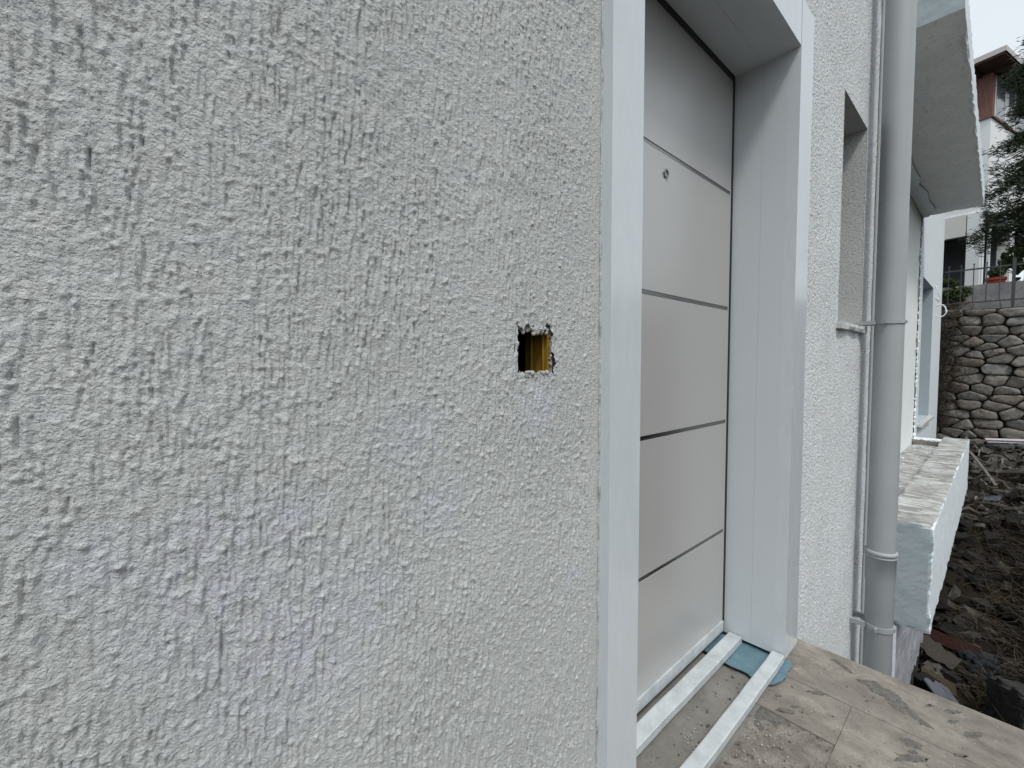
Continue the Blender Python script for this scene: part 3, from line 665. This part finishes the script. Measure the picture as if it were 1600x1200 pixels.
# blue sheet metal under the right foot of the frame
bm = bmesh.new()
ol = [(1.50, .19), (1.487, .10), (1.492, .045), (1.483, .03), (1.492, .012), (1.485, -.022), (1.505, -.034), (1.535, -.045), (1.56, -.048), (1.60, -.043), (1.64, -.045), (1.662, -.035), (1.665, -.0295)]
ol2 = []
for p, q in zip(ol, ol[1:]):
    for t in np.linspace(0, 1, 6)[:-1]: ol2.append((p[0]+(q[0]-p[0])*t+.002*noise.noise(Vector((p[0]*90+t*9, 1, 0)))+.0015*noise.noise(Vector((p[0]*400+t*31, 2, 0))), p[1]+(q[1]-p[1])*t+.005*noise.noise(Vector((p[1]*90+t*9, 7, 0)))))
ol2 += [(1.665, -.0295), (1.66, -.02), (1.655, .19)]
prism(bm, ol2, .010, .0125); bmesh.ops.triangulate(bm, faces=[f for f in bm.faces if len(f.verts) > 4])
bs = from_bm('metal_sheet', bm, 'blue'); tag(bs, 'torn blue metal sheet lying under the right foot of the door frame', 'metal sheet')

# ================================================================== GROUND
def ground_h(x, y):
    t = min(1, max(0, (x-7.2)/5.8)); base = -2.45+1.75*t*t*(3-2*t) if x < 13.2 else 2.15+min(1.0, max(0, (x-14.5)/4))*1.0+max(0, x-20)*.04
    if x < 13.2:
        w = max(0, 1-max(0, (x-9.2))/3.2) if x > 9.2 else 1
        b0 = .62 if x > 2 else 2.2
        d = max(0, -y-b0); bank = (min(d*1.35, 2.6)+max(0, d-1.9)*.16) if x > 2 else min(d*.45, 3.2)+max(0, d-7)*.16
        if x > 9.2: bank = bank*w+(min(max(0, d-1.2)*1.2, 2.6)+max(0, d-3.2)*.16)*(1-w)
        base += bank
    else:
        base += max(0, -y-3)*.15
    return base
gx = np.concatenate([-np.geomspace(400, 6, 16), np.arange(-5, 2, .5), np.arange(2, 13.2, .09), [13.195, 13.21], np.arange(13.4, 24, .4), np.geomspace(25, 500, 16)])
gy = np.concatenate([-np.geomspace(400, 7, 16), np.arange(-6, -2, .25), np.arange(-2, 1.0, .07), np.arange(1, 8, .6), np.geomspace(9, 400, 14)])
V = []
for x in gx:
    for y in gy:
        z = ground_h(x, y); p = Vector((x*1.3, y*1.3, 0))
        if 2 < x < 13.19 and -4 < y < 1.5: z += .16*noise.noise(p)+.10*noise.noise(p*3.1)+.05*noise.noise(p*8)
        V.append((x, y, z))
ny = len(gy); F = [(i*ny+j, (i+1)*ny+j, (i+1)*ny+j+1, i*ny+j+1) for i in range(len(gx)-1) for j in range(ny-1)]
gnd = from_np('ground', V, F, 'soil', None, True); gnd['kind'] = 'structure'
def gh(x, y):
    p = Vector((x*1.3, y*1.3, 0)); return ground_h(x, y)+.16*noise.noise(p)+.10*noise.noise(p*3.1)+.05*noise.noise(p*8)

# rubble on the slope
def flat_stone(c, sx, sy, sz, rot, seed):
    """angular broken slab: convex-ish polygon with thickness"""
    r = np.random.default_rng(seed); k = r.integers(5, 8); a = np.sort(r.uniform(0, 2*math.pi, k)); rad = r.uniform(.7, 1, k)
    ps = np.stack([np.cos(a)*rad*sx, np.sin(a)*rad*sy], 1); V = []
    for s, q in ((-1, .93), (1, .86)):
        for p in ps: V.append((p[0]*q, p[1]*q, s*sz+r.uniform(-.25, .25)*sz))
    V = np.array(V)@np.array(rot.to_matrix()).T+np.array(c)
    F = [tuple(range(k))[::-1], tuple(range(k, 2*k))]+[(i, (i+1) % k, k+(i+1) % k, k+i) for i in range(k)]
    return V, F
from mathutils import Euler
Vv = []; Ff = []; T = []; rr = random.Random(11)
for k in range(1500):
    x = rr.uniform(3.2, 12.9); y = rr.uniform(-1.5, .28) if x > 8.3 else rr.uniform(-1.3, 0.0)
    s = rr.choice([.04, .06, .08, .12, .17]) * rr.uniform(.7, 1.3)
    e = Euler((rr.gauss(0, .45), rr.gauss(-.1, .45), rr.uniform(0, 6.3)))
    V0, F0 = flat_stone((x, y, gh(x, y)+s*.22), s, s*rr.uniform(.5, .9), s*rr.uniform(.12, .4), e, k)
    b = len(Vv); Vv += list(map(tuple, V0)); Ff += [tuple(i+b for i in f) for f in F0]; T += [rr.random() if x < 10.2+.6*rr.random() else .86+.12*rr.random()]*len(V0)
me = bpy.data.meshes.new('rubble'); me.from_pydata(Vv, [], Ff); a = me.attributes.new('tone', 'FLOAT', 'POINT'); a.data.foreach_set('value', np.array(T, np.float32))
me.materials.append(M['rubble']); ru = bpy.data.objects.new('rubble', me); C.objects.link(ru); tag(ru, 'dark broken stones covering the slope below the house', 'rubble', kind='stuff')

def board(name, p, q, w, th, mat, label, cat='board', tilt=0, lift=.03, jag=0):
    p = Vector(p); q = Vector(q); d = q-p; L = d.length; bm = bmesh.new(); nn = 10; r = random.Random(len(label))
    up_ = Vector((0, 0, 1)); side = d.cross(up_).normalized(); side = Matrix.Rotation(tilt, 3, d.normalized()) @ side; nrm = side.cross(d).normalized()
    prev = None
    for k in range(nn+1):
        t = k/nn; e = w/2*(1+jag*r.uniform(-.5, .3)); e2 = w/2*(1+jag*r.uniform(-.5, .3))
        c = p+d*t+nrm*(.03*L*math.sin(t*math.pi)*.3)+Vector((0, 0, lift))
        ring_ = [bm.verts.new(c+side*e+nrm*th/2), bm.verts.new(c-side*e2+nrm*th/2), bm.verts.new(c-side*e2-nrm*th/2), bm.verts.new(c+side*e-nrm*th/2)]
        if prev:
            for i in range(4): bm.faces.new((prev[i], prev[(i+1) % 4], ring_[(i+1) % 4], ring_[i]))
        else: bm.faces.new(ring_)
        prev = ring_
    bm.faces.new(prev[::-1]); o = from_bm(name, bm, mat); return tag(o, label, cat)
def on(x, y, dz=.06): return (x, y, gh(x, y)+dz)
board('board', on(7.05, .0, .22), on(6.95, -.42, .12), .16, .03, 'redboard', 'dark red board lying in the rubble below the white ledge', tilt=.5)
board('board', on(6.7, .04, .30), on(6.62, -.27, .10), .22, .02, 'tanboard', 'brownish curved panel propped against the foot of the wall', tilt=.35, jag=.6)
board('board', on(6.25, -.02, .16), on(6.35, -.28, .08), .14, .03, 'ochreboard', 'yellowish brown board in the rubble just above the landing edge', tilt=.5)
board('panel', on(5.95, -.13, .16), on(6.15, -.27, .10), .22, .015, 'whiteboard', 'pale bluish panel fragment in the rubble beside the landing edge', 'panel', .5, jag=.6)
bm = bmesh.new(); lump(bm, (0, 0, 0), .17, 5, .9, 4)
for q in bm.verts: q.co.z *= .5; q.co += Vector((q.co.normalized()*.05*noise.noise(q.co*16)))
o = from_bm('cloth_heap', bm, 'tealsack', None, True); o.location = on(6.85, -.44, .08); tag(o, 'faded blue-grey crumpled cloth on the rubble', 'cloth')
o = rough_box('concrete_block', (-.32, -.28, -.30), (.32, .28, .22), .045, .03, 'darkcon', None, 1.3, 12)
o.location = (5.9, -.86, gh(5.9, -.6)+.42); o.rotation_euler = (.12, .3, .35); tag(o, 'dark concrete block at the lower right beyond the landing', 'block')
board('sheet', (12.55, -.35, -.50), (12.75, -1.7, -.44), .32, .012, 'palesheet', 'pale flat sheet lying at the foot of the stone wall', 'sheet', .1)
board('plank', (12.2, -.02, -.50), (12.3, -.85, -.44), .10, .02, 'oldwood', 'long grey plank below the stone wall beside the pale sheet', 'plank')
board('plank', (12.35, .0, -.62), (12.1, -1.0, -.47), .05, .02, 'whiteboard', 'thin pale lath between the grey plank and the rubble', 'plank')
board('stick', (11.6, -.16, -.62), (10.5, -.50, -.98), .035, .025, 'oldwood', 'straight pale stick leaning down the rubble slope', 'stick')
board('panel', on(10.7, -.37, .10), on(10.65, -.56, .10), .2, .012, 'whiteboard', 'small broken white panel under the pale stick', 'panel', .3, jag=.7)
board('board', on(11.3, -.60, .12), on(10.9, -1.05, .20), .22, .03, 'tanboard', 'weathered tan board at the right edge of the rubble slope', tilt=.3)
# splintered wood scraps on the upper slope
bm = bmesh.new(); rr = random.Random(21)
for k in range(260):
    x = rr.uniform(10.2, 12.7); y = rr.uniform(-1.4, .2); z = gh(x, y)+rr.uniform(.02, .16); a = rr.uniform(0, 6.3); L = rr.uniform(.08, .34); w = rr.uniform(.006, .03)
    tube(bm, [(x, y, z), (x+L*math.cos(a)*.5, y+L*math.sin(a)*.5, z+rr.uniform(-.03, .07)), (x+L*math.cos(a), y+L*math.sin(a), z+rr.uniform(-.06, .08))], [w, w*.9, w*.5], 4)
o = from_bm('wood_scraps', bm, 'oldwood'); tag(o, 'splintered wood scraps scattered on the upper slope', 'wood scraps', kind='stuff')

# dry brush on the bank and creeper on the stone wall
def brush(name, seeds, mat, label, cat, fn, rad=(.002, .005), n=5):
    bm = bmesh.new(); r = random.Random(seeds)
    for (p, d, L) in fn(r):
        p = Vector(p); d = Vector(d).normalized(); pts = [p.copy()]
        for k in range(n):
            d = (d+Vector((r.gauss(0, .28), r.gauss(0, .28), r.gauss(-.06, .22)))).normalized(); p = p+d*L/n; pts.append(p.copy())
        w = r.uniform(*rad); tube(bm, pts, [w*(1-.7*k/n) for k in range(n+1)], 3, False)
    o = from_bm(name, bm, mat); return tag(o, label, cat, kind='stuff')
def f_bank(r):
    for _ in range(3600):
        x = r.uniform(4.6, 11.5); y = -r.uniform(.42, 2.2) if r.random() < .8 else -r.uniform(.35, .7); z = gh(x, y)
        yield (x, y, z), (r.gauss(-.2, .6), r.gauss(.5, .6), r.uniform(.1, 1)), r.uniform(.1, .5)
brush('dry_brush', 1, 'twigdark', 'tangle of dry brown brush on the bank at the right', 'dry brush', f_bank)
def f_straw(r):
    for _ in range(500):
        x = r.uniform(5.2, 9.5); y = -r.uniform(.40, 1.4); z = gh(x, y)+r.uniform(0, .15)
        yield (x, y, z), (r.gauss(-.3, .5), r.gauss(.7, .5), r.uniform(-.2, .6)), r.uniform(.2, .55)
brush('dry_straw', 5, 'twig', 'pale dry stalks caught in the brush on the bank', 'dry stalks', f_straw, (.0015, .003))

# ================================================================== STONE RETAINING WALL
SX = 13.0
def clip(poly, nx_, ny_, d):
    out = []
    for i in range(len(poly)):
        p, q = poly[i], poly[(i+1) % len(poly)]; a = p[0]*nx_+p[1]*ny_-d; b = q[0]*nx_+q[1]*ny_-d
        if a <= 0: out.append(p)
        if (a < 0 < b) or (b < 0 < a): t = a/(a-b); out.append((p[0]+(q[0]-p[0])*t, p[1]+(q[1]-p[1])*t))
    return out
rr = random.Random(4); sites = []; z = -1.3; row = 0
while z < 2.1:
    hgt = rr.uniform(.11, .23); y = -6+rr.uniform(0, .3)
    while y < 2.2:
        w = rr.uniform(.18, .60); sites.append((y+w/2, z+hgt/2+rr.uniform(-.045, .045)))
        if rr.random() < .16: sites.append((y+w+.02, z+hgt*rr.uniform(.0, .2)))
        y += w
    z += hgt
KY = .58; sites = [(a_*KY, b_) for a_, b_ in sites]
Vv = []; Ff = []; T = []
for i, (sy, sz) in enumerate(sites):
    poly = [(sy-.4, sz-.4), (sy+.4, sz-.4), (sy+.4, sz+.4), (sy-.4, sz+.4)]
    for (ty, tz) in sites:
        if (ty, tz) == (sy, sz) or abs(ty-sy) > .8 or abs(tz-sz) > .8: continue
        nx_, ny_ = ty-sy, tz-sz; poly = clip(poly, nx_, ny_, nx_*(ty+sy)/2+ny_*(tz+sz)/2)
        if len(poly) < 3: break
    if len(poly) < 3: continue
    poly = clip(poly, 0, 1, 2.14+.05*noise.noise(Vector((sy*2, 0, 0))))
    if len(poly) < 3: continue
    poly = [(p[0]/KY, p[1]) for p in poly]
    cy = sum(p[0] for p in poly)/len(poly); cz = sum(p[1] for p in poly)/len(poly)
    # smooth outline by resampling radii
    NA = 26; ring0 = []
    for k in range(NA):
        t = 2*math.pi*k/NA; d = (math.cos(t), math.sin(t)); best = 9
        for p, q in zip(poly, poly[1:]+poly[:1]):
            ex, ey = q[0]-p[0], q[1]-p[1]; den = d[0]*ey-d[1]*ex
            if abs(den) < 1e-9: continue
            s_ = ((p[0]-cy)*ey-(p[1]-cz)*ex)/den; u_ = ((p[0]-cy)*d[1]-(p[1]-cz)*d[0])/den
            if s_ > 0 and -1e-6 <= u_ <= 1+1e-6: best = min(best, s_)
        ring0.append(best if best < 9 else .1)
    ring1 = [(ring0[k-1]+9*ring0[k]+ring0[(k+1) % NA])/11*rr.uniform(.93, 1) for k in range(NA)]; ring1 = [min(a_, b_) for a_, b_ in zip(ring0, ring1)]
    prot = rr.uniform(.03, .075); b = len(Vv); ty_, tz_ = rr.uniform(-.25, .25), rr.uniform(-.3, .3)
    prof = [(1.0, .12), (1.0, -.15), (.975, -.62), (.88, -.93), (.5, -1.0)]
    for (f_, dep) in prof:
        for k in range(NA):
            t = 2*math.pi*k/NA; r_ = max(.01, ring1[k]*f_-.005); yy = cy+r_*math.cos(t); zz = cz+r_*math.sin(t)
            o_ = (.022*noise.noise(Vector((yy*9, zz*9, i)))+.012*noise.noise(Vector((yy*24, zz*24, i))))*(1 if dep < 0 else 0)
            Vv.append((SX+.03+dep*prot*(1 if dep < 0 else .8)+ty_*(yy-cy)*(dep < 0)+tz_*(zz-cz)*(dep < 0)+o_, yy, zz))
    Vv.append((SX+.03-prot, cy, cz)); T += [(i*.618) % 1]*(NA*5+1)
    for q in range(4):
        for k in range(NA): Ff.append((b+q*NA+k, b+q*NA+(k+1) % NA, b+(q+1)*NA+(k+1) % NA, b+(q+1)*NA+k))
    for k in range(NA): Ff.append((b+4*NA+k, b+4*NA+(k+1) % NA, b+5*NA))
rw = thing('stone_wall', 'rough dry-stone retaining wall of brown and grey boulders below the railing', 'stone wall', (SX, 0, -1))
me = bpy.data.meshes.new('stonework'); me.from_pydata([(x-SX, y, z+1) for x, y, z in Vv], [], Ff); me.shade_smooth()
a = me.attributes.new('tone', 'FLOAT', 'POINT'); a.data.foreach_set('value', np.array(T, np.float32)); me.materials.append(M['stone'])
o = bpy.data.objects.new('stonework', me); C.objects.link(o); o.parent = rw
o = pbox('wall_core', (SX+.05, -6, -1.6), (SX+.2, 2.2, 2.10), 'soil', rw)
def f_creep(r):
    for _ in range(1500):
        t = r.random(); y = .55-abs(r.gauss(0, .26))*(1.15-.5*t) if r.random() < .9 else r.uniform(-.5, .5); z = 2.3-t*2.6
        yield (SX-.06-r.random()*.14, y, z), (r.gauss(-.2, .5), r.gauss(0, .7), r.gauss(-.2, .7)), r.uniform(.12, .42)
brush('creeper', 9, 'twigdark', 'dark dry creeper hanging over the left end of the stone wall', 'creeper', f_creep, (.003, .007))

# block wall, railing
cw = rough_box('block_wall', (14.0, -6, 2.0), (14.18, 3, 2.76), .12, .01, 'cwall', None, 1, 2); tag(cw, 'low grey rendered wall behind the railing', 'wall')
ra = thing('railing', 'thin dark iron railing on top of the stone wall', 'railing', (13.12, 0, 2.1))
bm = bmesh.new(); box(bm, (13.11, -6, 2.28), (13.13, .36, 2.305)); box(bm, (13.11, -6, 2.955), (13.13, .36, 2.985)); from_bm('rail', bm, 'iron', ra)
y = .30; k = 0
while y > -6 and k < 34:
    if k % 6 == 5: pbox('post', (13.09, y-.025, 2.1), (13.15, y+.025, 3.10), 'iron', ra)
    else:
        bm = bmesh.new(); tube(bm, [(13.12, y, 2.29), (13.12, y, 3.06)], .008, 6); g_ = bmesh.ops.create_icosphere(bm, subdivisions=1, radius=.017, matrix=Matrix.Translation((13.12, y, 3.07))); from_bm('baluster', bm, 'iron', ra)
    y -= .182; k += 1

# ================================================================== HOUSE ABOVE
hh = thing('hillside_house', 'white two-storey house with red timber window bay and brown gable eaves above the stone wall', 'house', (18.9, -.09, 3.1))
hh.rotation_euler = (0, 0, R(-13.9))
def L_(name, a, b, mat, bev=0): # local frame of the house: x away, y to the left
    bm = bmesh.new(); box(bm, a, b)
    if bev: bmesh.ops.bevel(bm, geom=bm.edges[:], offset=bev, segments=1, affect='EDGES')
    bmesh.ops.recalc_face_normals(bm, faces=bm.faces)
    me = bpy.data.meshes.new(name); bm.to_mesh(me); bm.free(); me.materials.append(M[mat]); o = bpy.data.objects.new(name, me); C.objects.link(o); o.parent = hh; return o
ZU = 3.1
L_('upper_wall', (0, -.0, 5.5-ZU), (9, 8, 8.13-ZU), 'housewhite')
L_('gable_wall', (.06, .06, 8.17-ZU), (8.9, 7.9, 9.41-ZU), 'redwood')
L_('sill_band', (-.05, -.05, 8.13-ZU), (9.05, 8.05, 8.17-ZU), 'redwood')
cp = L_('corner_post', (-.02, -.02, 8.172-ZU), (.16, .50, 9.4-ZU), 'redwood'); L_('corner_post', (-.03, .52, 8.172-ZU), (.15, .62, 9.4-ZU), 'redwood')
for k in range(5):
    wn = L_('window', (.22+k*1.65, -.01, 8.18-ZU), (1.80+k*1.65, .055, 9.39-ZU), 'housewhite')
    g_ = L_('pane', (.28+k*1.65, -.02, 8.23-ZU), (1.74+k*1.65, -.012, 9.34-ZU), 'glass')
L_('curtain', (.95, -.026, 8.25-ZU), (1.25, -.021, 9.1-ZU), 'curtain')
for k in range(3):
    wn = L_('window', (-.0, 1.0+k*1.9, 8.2-ZU), (.055, 2.6+k*1.9, 9.35-ZU), 'glass')
# roof: eaves corner nearest, soffit boards below, tiles above
ovx, ovy = .81, .45
bm = bmesh.new()
e = [(-ovx, -ovy), (9.6, -ovy), (9.6, 8.6), (-ovx, 8.6)]
lo = [bm.verts.new((x, y, 9.47-ZU)) for x, y in e]; mid_ = [bm.verts.new((x, y, 9.61-ZU)) for x, y in e]
r0, r1 = bm.verts.new((3.6, 4, 10.9-ZU)), bm.verts.new((6, 4, 10.9-ZU))
for i in range(4): bm.faces.new((lo[i], lo[(i+1) % 4], mid_[(i+1) % 4], mid_[i]))
bm.faces.new((mid_[0], mid_[1], r1, r0)); bm.faces.new((mid_[1], mid_[2], r1)); bm.faces.new((mid_[2], mid_[3], r0, r1)); bm.faces.new((mid_[3], mid_[0], r0))
bmesh.ops.recalc_face_normals(bm, faces=bm.faces); me = bpy.data.meshes.new('roof'); bm.to_mesh(me); bm.free(); me.materials.append(M['fascia']); o = bpy.data.objects.new('roof', me); C.objects.link(o); o.parent = hh; rf = o
L_('soffit', (-ovx+.03, -ovy+.03, 9.42-ZU), (9.5, 8.5, 9.469-ZU), 'darkwood')
for k in range(9): L_('rafter', (.0+k*.9, -ovy+.04, 9.35-ZU), (.07+k*.9, -.03, 9.419-ZU), 'darkwood')
for k in range(6): L_('rafter', (-ovx+.04, .2+k*.9, 9.35-ZU), (-.04, .27+k*.9, 9.419-ZU), 'darkwood')
# open carport below
L_('carport_ceiling', (.0, .0, 5.4-ZU), (9, 8, 5.496-ZU), 'shade')
L_('carport_back_wall', (3.2, .3, 3.1-ZU), (3.35, 8, 5.39-ZU), 'shade')
L_('fascia_beam', (-.06, .41, 4.86-ZU), (.10, 5, 5.495-ZU), 'housecream')
L_('fascia_beam', (.3, -.04, 5.14-ZU), (9, .10, 5.495-ZU), 'shade')
for (x, y) in ((-.07, .08), (-.07, 3.2), (1.9, -.05), (4.6, -.05)): L_('column', (x, y, 3.0-ZU), (x+.30, y+.31, 5.497-ZU), 'housewhite', .01)
bm = bmesh.new(); tube(bm, [(-.0, -.07, 3.1-ZU), (-.0, -.07, 5.1-ZU), (.05, -.12, 5.25-ZU)], .04, 10); me = bpy.data.meshes.new('downpipe'); bm.to_mesh(me); bm.free(); me.materials.append(M['white']); o = bpy.data.objects.new('downpipe', me); C.objects.link(o); o.parent = hh

# ================================================================== PLANTS ABOVE THE WALL
def leafcloud(name, cents, n, size, mat, parent, seed, elong=2.2, droop=0.):
    r = np.random.default_rng(seed); k = r.integers(0, len(cents), n); c = np.array([cents[i][:3] for i in k]); rad = np.array([cents[i][3] for i in k])
    d = r.standard_normal((n, 3)); d /= np.linalg.norm(d, axis=1)[:, None]; p = c+d*(rad*r.uniform(.25, 1, n)**.6)[:, None]
    a = r.standard_normal((n, 3)); a[:, 2] -= droop; a /= np.linalg.norm(a, axis=1)[:, None]; b = np.cross(a, r.standard_normal((n, 3))); b /= np.linalg.norm(b, axis=1)[:, None]
    s = size*r.uniform(.6, 1.4, n)[:, None]; V = np.stack([p-a*s*elong/2, p+b*s*.5, p+a*s*elong/2, p-b*s*.5], 1).reshape(-1, 3)
    F = np.arange(4*n).reshape(n, 4); tone = np.repeat(np.clip(r.beta(1.6, 2.6, n)+.0, 0, 1), 4)
    return from_np(name, V, F, mat, parent, False, tone)
tp = Vector((15.4, -1.55, 2.3))
tree = thing('conifer_tree', 'dark green conifer with drooping branches in front of the hillside house', 'tree', tp)
bm = bmesh.new(); tube(bm, [(0, 0, -.3), (.03, .02, 1.5), (0, 0, 3.5), (.02, 0, 5.2), (0, 0, 6.6)], [.16, .14, .10, .06, .015], 10)
br = []; rr = random.Random(6); cents = []
for k in range(260):
    z = rr.uniform(1.6, 6.4); a = rr.uniform(0, 6.28); L = (1.62*(1-(z-1.4)/6.6)**.55)*rr.uniform(.75, 1.12)+.12
    pts = []
    for j in range(6):
        t = j/5; pts.append(Vector((L*t*math.cos(a), L*t*math.sin(a), z+.22*L*math.sin(t*1.6)-.38*L*t*t)))
    tube(bm, pts, [.028*(1-.85*j/5)*(L*.6+.3) for j in range(6)], 5, False)
    for j in range(1, 6):
        p = pts[j]; m_ = 3+int(L*3)
        for q in range(m_):
            off = Vector((rr.gauss(0, .09), rr.gauss(0, .09), rr.gauss(-.05, .05))); t2 = rr.random(); pp = pts[j-1].lerp(p, t2)+off
            cents.append((pp.x, pp.y, pp.z, .055+.05*rr.random()))
me = bpy.data.meshes.new('trunk'); bmesh.ops.recalc_face_normals(bm, faces=bm.faces); bm.to_mesh(me); bm.free(); me.materials.append(M['bark']); o = bpy.data.objects.new('trunk', me); C.objects.link(o); o.parent = tree
n_ = 150000; r = np.random.default_rng(2); kk = r.integers(0, len(cents), n_); c_ = np.array([cents[i][:3] for i in kk]); rd = np.array([cents[i][3] for i in kk])
p_ = c_+r.standard_normal((n_, 3))*rd[:, None]*.75
out_ = c_.copy(); out_[:, 2] = 0; out_ /= np.linalg.norm(out_, axis=1)[:, None]+1e-6
a_ = out_+r.standard_normal((n_, 3))*.55; a_[:, 2] += .1; a_ /= np.linalg.norm(a_, axis=1)[:, None]; b_ = np.cross(a_, r.standard_normal((n_, 3))); b_ /= np.linalg.norm(b_, axis=1)[:, None]
s_ = .055*r.uniform(.6, 1.4, n_)[:, None]
V = np.stack([p_-a_*s_, p_+b_*s_*.16, p_+a_*s_, p_-b_*s_*.16], 1).reshape(-1, 3)
ct = r.uniform(0, 1, len(cents)); tone = np.repeat(np.clip(.55*ct[kk]+.45*r.beta(1.5, 2.5, n_), 0, 1), 4)
me_o = from_np('crown', V, np.arange(4*n_).reshape(n_, 4), 'needle', None, False, tone); me_o.parent = tree

def shrub(loc, rad, hgt, label, seed, n=2600, size=.03, mat='leaf'):
    t = thing('shrub', label, 'shrub', loc); r = random.Random(seed); cs = []; bm = bmesh.new()
    for k in range(26):
        a = r.uniform(0, 6.28); q = rad*math.sqrt(r.random()); z = hgt*r.uniform(.25, 1)*(1-.4*q/rad)
        cs.append((q*math.cos(a), q*math.sin(a), z, rad*r.uniform(.16, .34))); tube(bm, [(0, 0, 0), (q*.5*math.cos(a), q*.5*math.sin(a), z*.6), (q*math.cos(a), q*math.sin(a), z)], [.012, .008, .003], 4, False)
    me = bpy.data.meshes.new('stems'); bm.to_mesh(me); bm.free(); me.materials.append(M['bark']); o = bpy.data.objects.new('stems', me); C.objects.link(o); o.parent = t
    o = leafcloud('foliage', cs, n, size, mat, None, seed); o.parent = t; return t
shrub((13.6, .42, 2.1), .38, .95, 'dark green shrub spilling over the left end of the block wall', 3, 4200, .028)
shrub((14.7, .62, 2.15), .45, 1.3, 'dark shrub behind the left end of the railing', 4, 3000, .03)
shrub((14.9, -.68, 3.0), .32, .75, 'light green bush beside the red pot', 8, 2600, .032)
shrub((14.45, -.92, 2.55), .25, .5, 'small yellowish plant right of the red pot behind the railing', 9, 1500, .028)
pot = thing('flower_pot', 'red terracotta flower pot standing behind the grey block wall', 'flower pot', (14.55, -.36, 2.55))
bm = bmesh.new(); prev = None
for (r_, z) in ((.11, 0), (.15, .32), (.17, .33), (.17, .385), (.145, .385), (.14, .34)):
    cur = [bm.verts.new((r_*math.cos(t), r_*math.sin(t), z)) for t in [2*math.pi*k/24 for k in range(24)]]
    if prev:
        for k in range(24): bm.faces.new((prev[k], prev[(k+1) % 24], cur[(k+1) % 24], cur[k]))
    prev = cur
bm.faces.new(prev); me = bpy.data.meshes.new('pot'); bmesh.ops.recalc_face_normals(bm, faces=bm.faces); bm.to_mesh(me); bm.free(); me.materials.append(M['terracotta']); o = bpy.data.objects.new('pot', me); C.objects.link(o); o.parent = pot
o = leafcloud('plant', [(0, 0, .47, .14), (.08, .05, .52, .09), (-.06, -.05, .5, .1)], 500, .03, 'leaf', None, 12); o.parent = pot
o = rough_box('pot_shelf', (14.3, -1.3, 2.1), (14.9, .1, 2.55), .1, .01, 'rawcon', None, 1, 3); tag(o, 'concrete plinth that carries the red pot behind the block wall', 'plinth')
